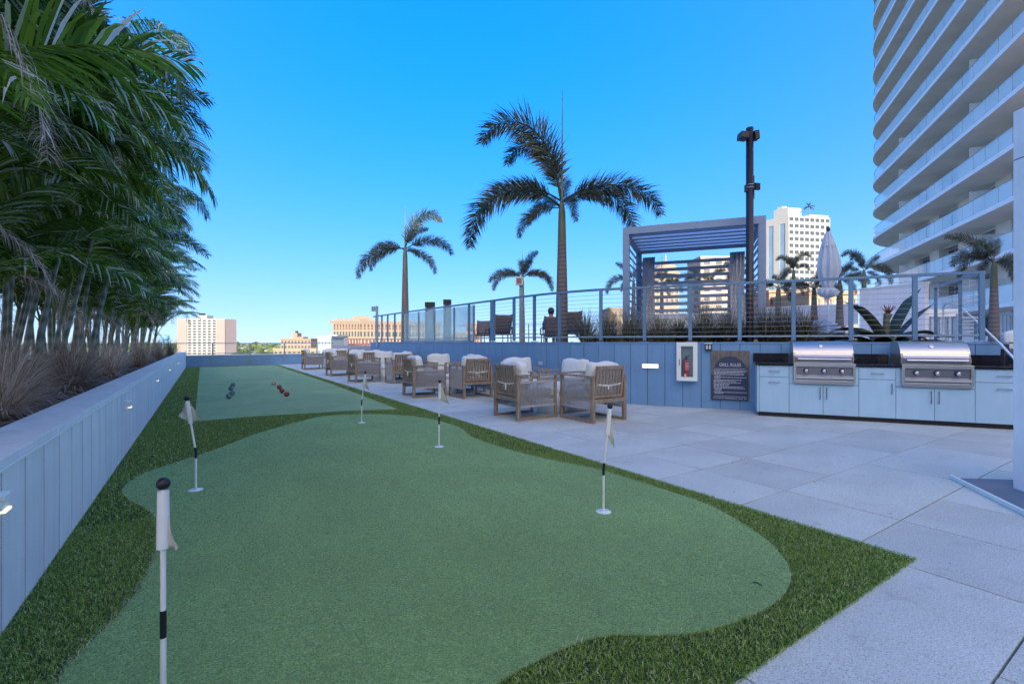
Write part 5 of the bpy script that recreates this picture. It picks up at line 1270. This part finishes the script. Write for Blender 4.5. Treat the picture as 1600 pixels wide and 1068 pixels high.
MB().b2(w*.37, w*.52, 1, 8, H, H+4.5).build('tower', tan, t); MB().b2(w*.5, w*.72, 1, 9, H, H+1.6).build('step', tan, t); MB().b2(w*.41, w*.47, 3, 5, H+4.5, H+6).build('finial', M['black'], t)
facade(nb_, 'wall', wm, (70, 0), math.pi, 150, 26-GZ, 24, 14, 3.6, 2.0)
block('low_building', 'low cream building in front of the beige office block', 428, 500, 250, 545, cream, 10, 2)
t, H, w = block('grey_building', 'small grey glass-fronted building with a flat roof left of the brick building', 497, 518, 190, 527.5, grey, 4, 4, glassm=M['city_glass_blue'])
MB().b2(-.6, w+.6, -1.2, 12, H+.4, H+.8).build('roof_slab', M['steel_grey'], t)
block('white_building', 'narrow white building between the grey one and the brick building', 517, 527, 215, 524, whit, 2, 4)
block('cream_building', 'cream building seen through the glass screens left of the sign post', 690, 745, 230, 520, cream, 8, 3)
block('brick_annex', 'small peach building with tall dark windows behind the wicker chairs', 728, 750, 200, 506, peach, 6, 2)
block('pale_building', 'low pale building behind the grass tufts left of the pergola', 952, 978, 180, 482, tan, 4, 5)
block('ivory_building', 'ivory building behind the left part of the pergola', 1015, 1060, 160, 428, cream, 6, 8)
block('beige_hall', 'large beige ribbed building behind the right part of the pergola', 1094, 1150, 190, 402, cmat('hall', (.38,.32,.26)), 3, 14)
block('peach_building', 'peach and white building behind the parasol palms', 1200, 1262, 120, 456, peach, 7, 6)
block('ochre_building', 'ochre building with white columns right of the parasol', 1262, 1336, 105, 458, cmat('ochre', (.34,.24,.15)), 8, 5, glassm=whit)
# dome
p = D(1040, 160); dm = thing('dome', 'pale dome with a spire showing through the pergola slats', 'dome', (p.x, p.y, CAMH+104/FPX*160)); dm.name = 'building_dome'
MB().lathe([(4.2,0),(4.2,1.2),(3.8,2.4),(2.8,3.7),(1.4,4.5),(.4,4.8),(.3,6.5),(0,7.5)], 20).build('shell', cream, dm)
# water tower
p = D(258, 900); wt = thing('water_tower', 'tiny blue water tower at the far left between palms and apartment block', 'water tower', (p.x, p.y, GZ))
MB().lathe([(0,24),(3,24),(6.5,26),(7,29),(6.5,33),(3,35),(0,35.5)], 20).build('tank', cmat('tank_blue', (.12,.32,.5)), wt, loc=(0,0,4))
for k in range(6): a = k*math.pi/3; MB().tube([(7.5*math.cos(a), 7.5*math.sin(a), 0), (6.5*math.cos(a), 6.5*math.sin(a), 29)], .6, 6).build('leg', bpy.data.materials['tank_blue'], wt)
# far tree canopy and small roofs
M['canopy'] = leafmat('canopy', (.035,.06,.02), (.11,.15,.05), (.16,.2,.08), trans=.0, rough=.9, rand=0)
B = dict(v=[], f=[], r=[]); 
ico = bmesh.new(); bmesh.ops.create_icosphere(ico, subdivisions=2, radius=1); iv = [v.co.copy() for v in ico.verts]; jf = [tuple(v.index for v in f.verts) for f in ico.faces]; ico.free()
for i in range(1500):
    d = 170*math.exp(rnd(0, 3.1)); u = rnd(120, 1300); 
    if 340 < d < 380 and 430 < u < 490: continue
    if u > 560 and d < 260: continue
    if u > 900 and d < 330: continue
    q = D(u, d); r0 = rnd(3, 6.5)*(1+d/2500); hgt = rnd(.6, 1.1); n0 = len(B['v']); rv = random.random()
    for v in iv:
        s_ = 1+rnd(-.22,.22); B['v'].append((q.x+v.x*r0*s_*1.2, q.y+v.y*r0*s_*1.2, GZ+r0*.9+v.z*r0*hgt*s_)); B['r'].append(min(1, max(0, rv+rnd(-.3,.3))))
    B['f'] += [tuple(a+n0 for a in f) for f in jf]
obj('distant_trees', mesh_r('distant_trees', B, M['canopy']), kind='stuff', label='distant green tree canopy of the flat city beyond the parapet', cat='trees')
rb = MB()
for i in range(260):
    d = 200*math.exp(rnd(0, 2.6)); u = rnd(150, 900); q = D(u, d)
    if u > 500 and d < 400: continue
    s_ = rnd(8, 20); rb.box((q.x, q.y, GZ+rnd(2.5, 4.5)), (s_, rnd(8, 16), rnd(5, 9)), rz=rnd(0, 3))
rb.build('distant_houses', cmat('far_roofs', (.28,.27,.25)), kind='stuff', label='scattered pale low houses among the distant trees', cat='houses')
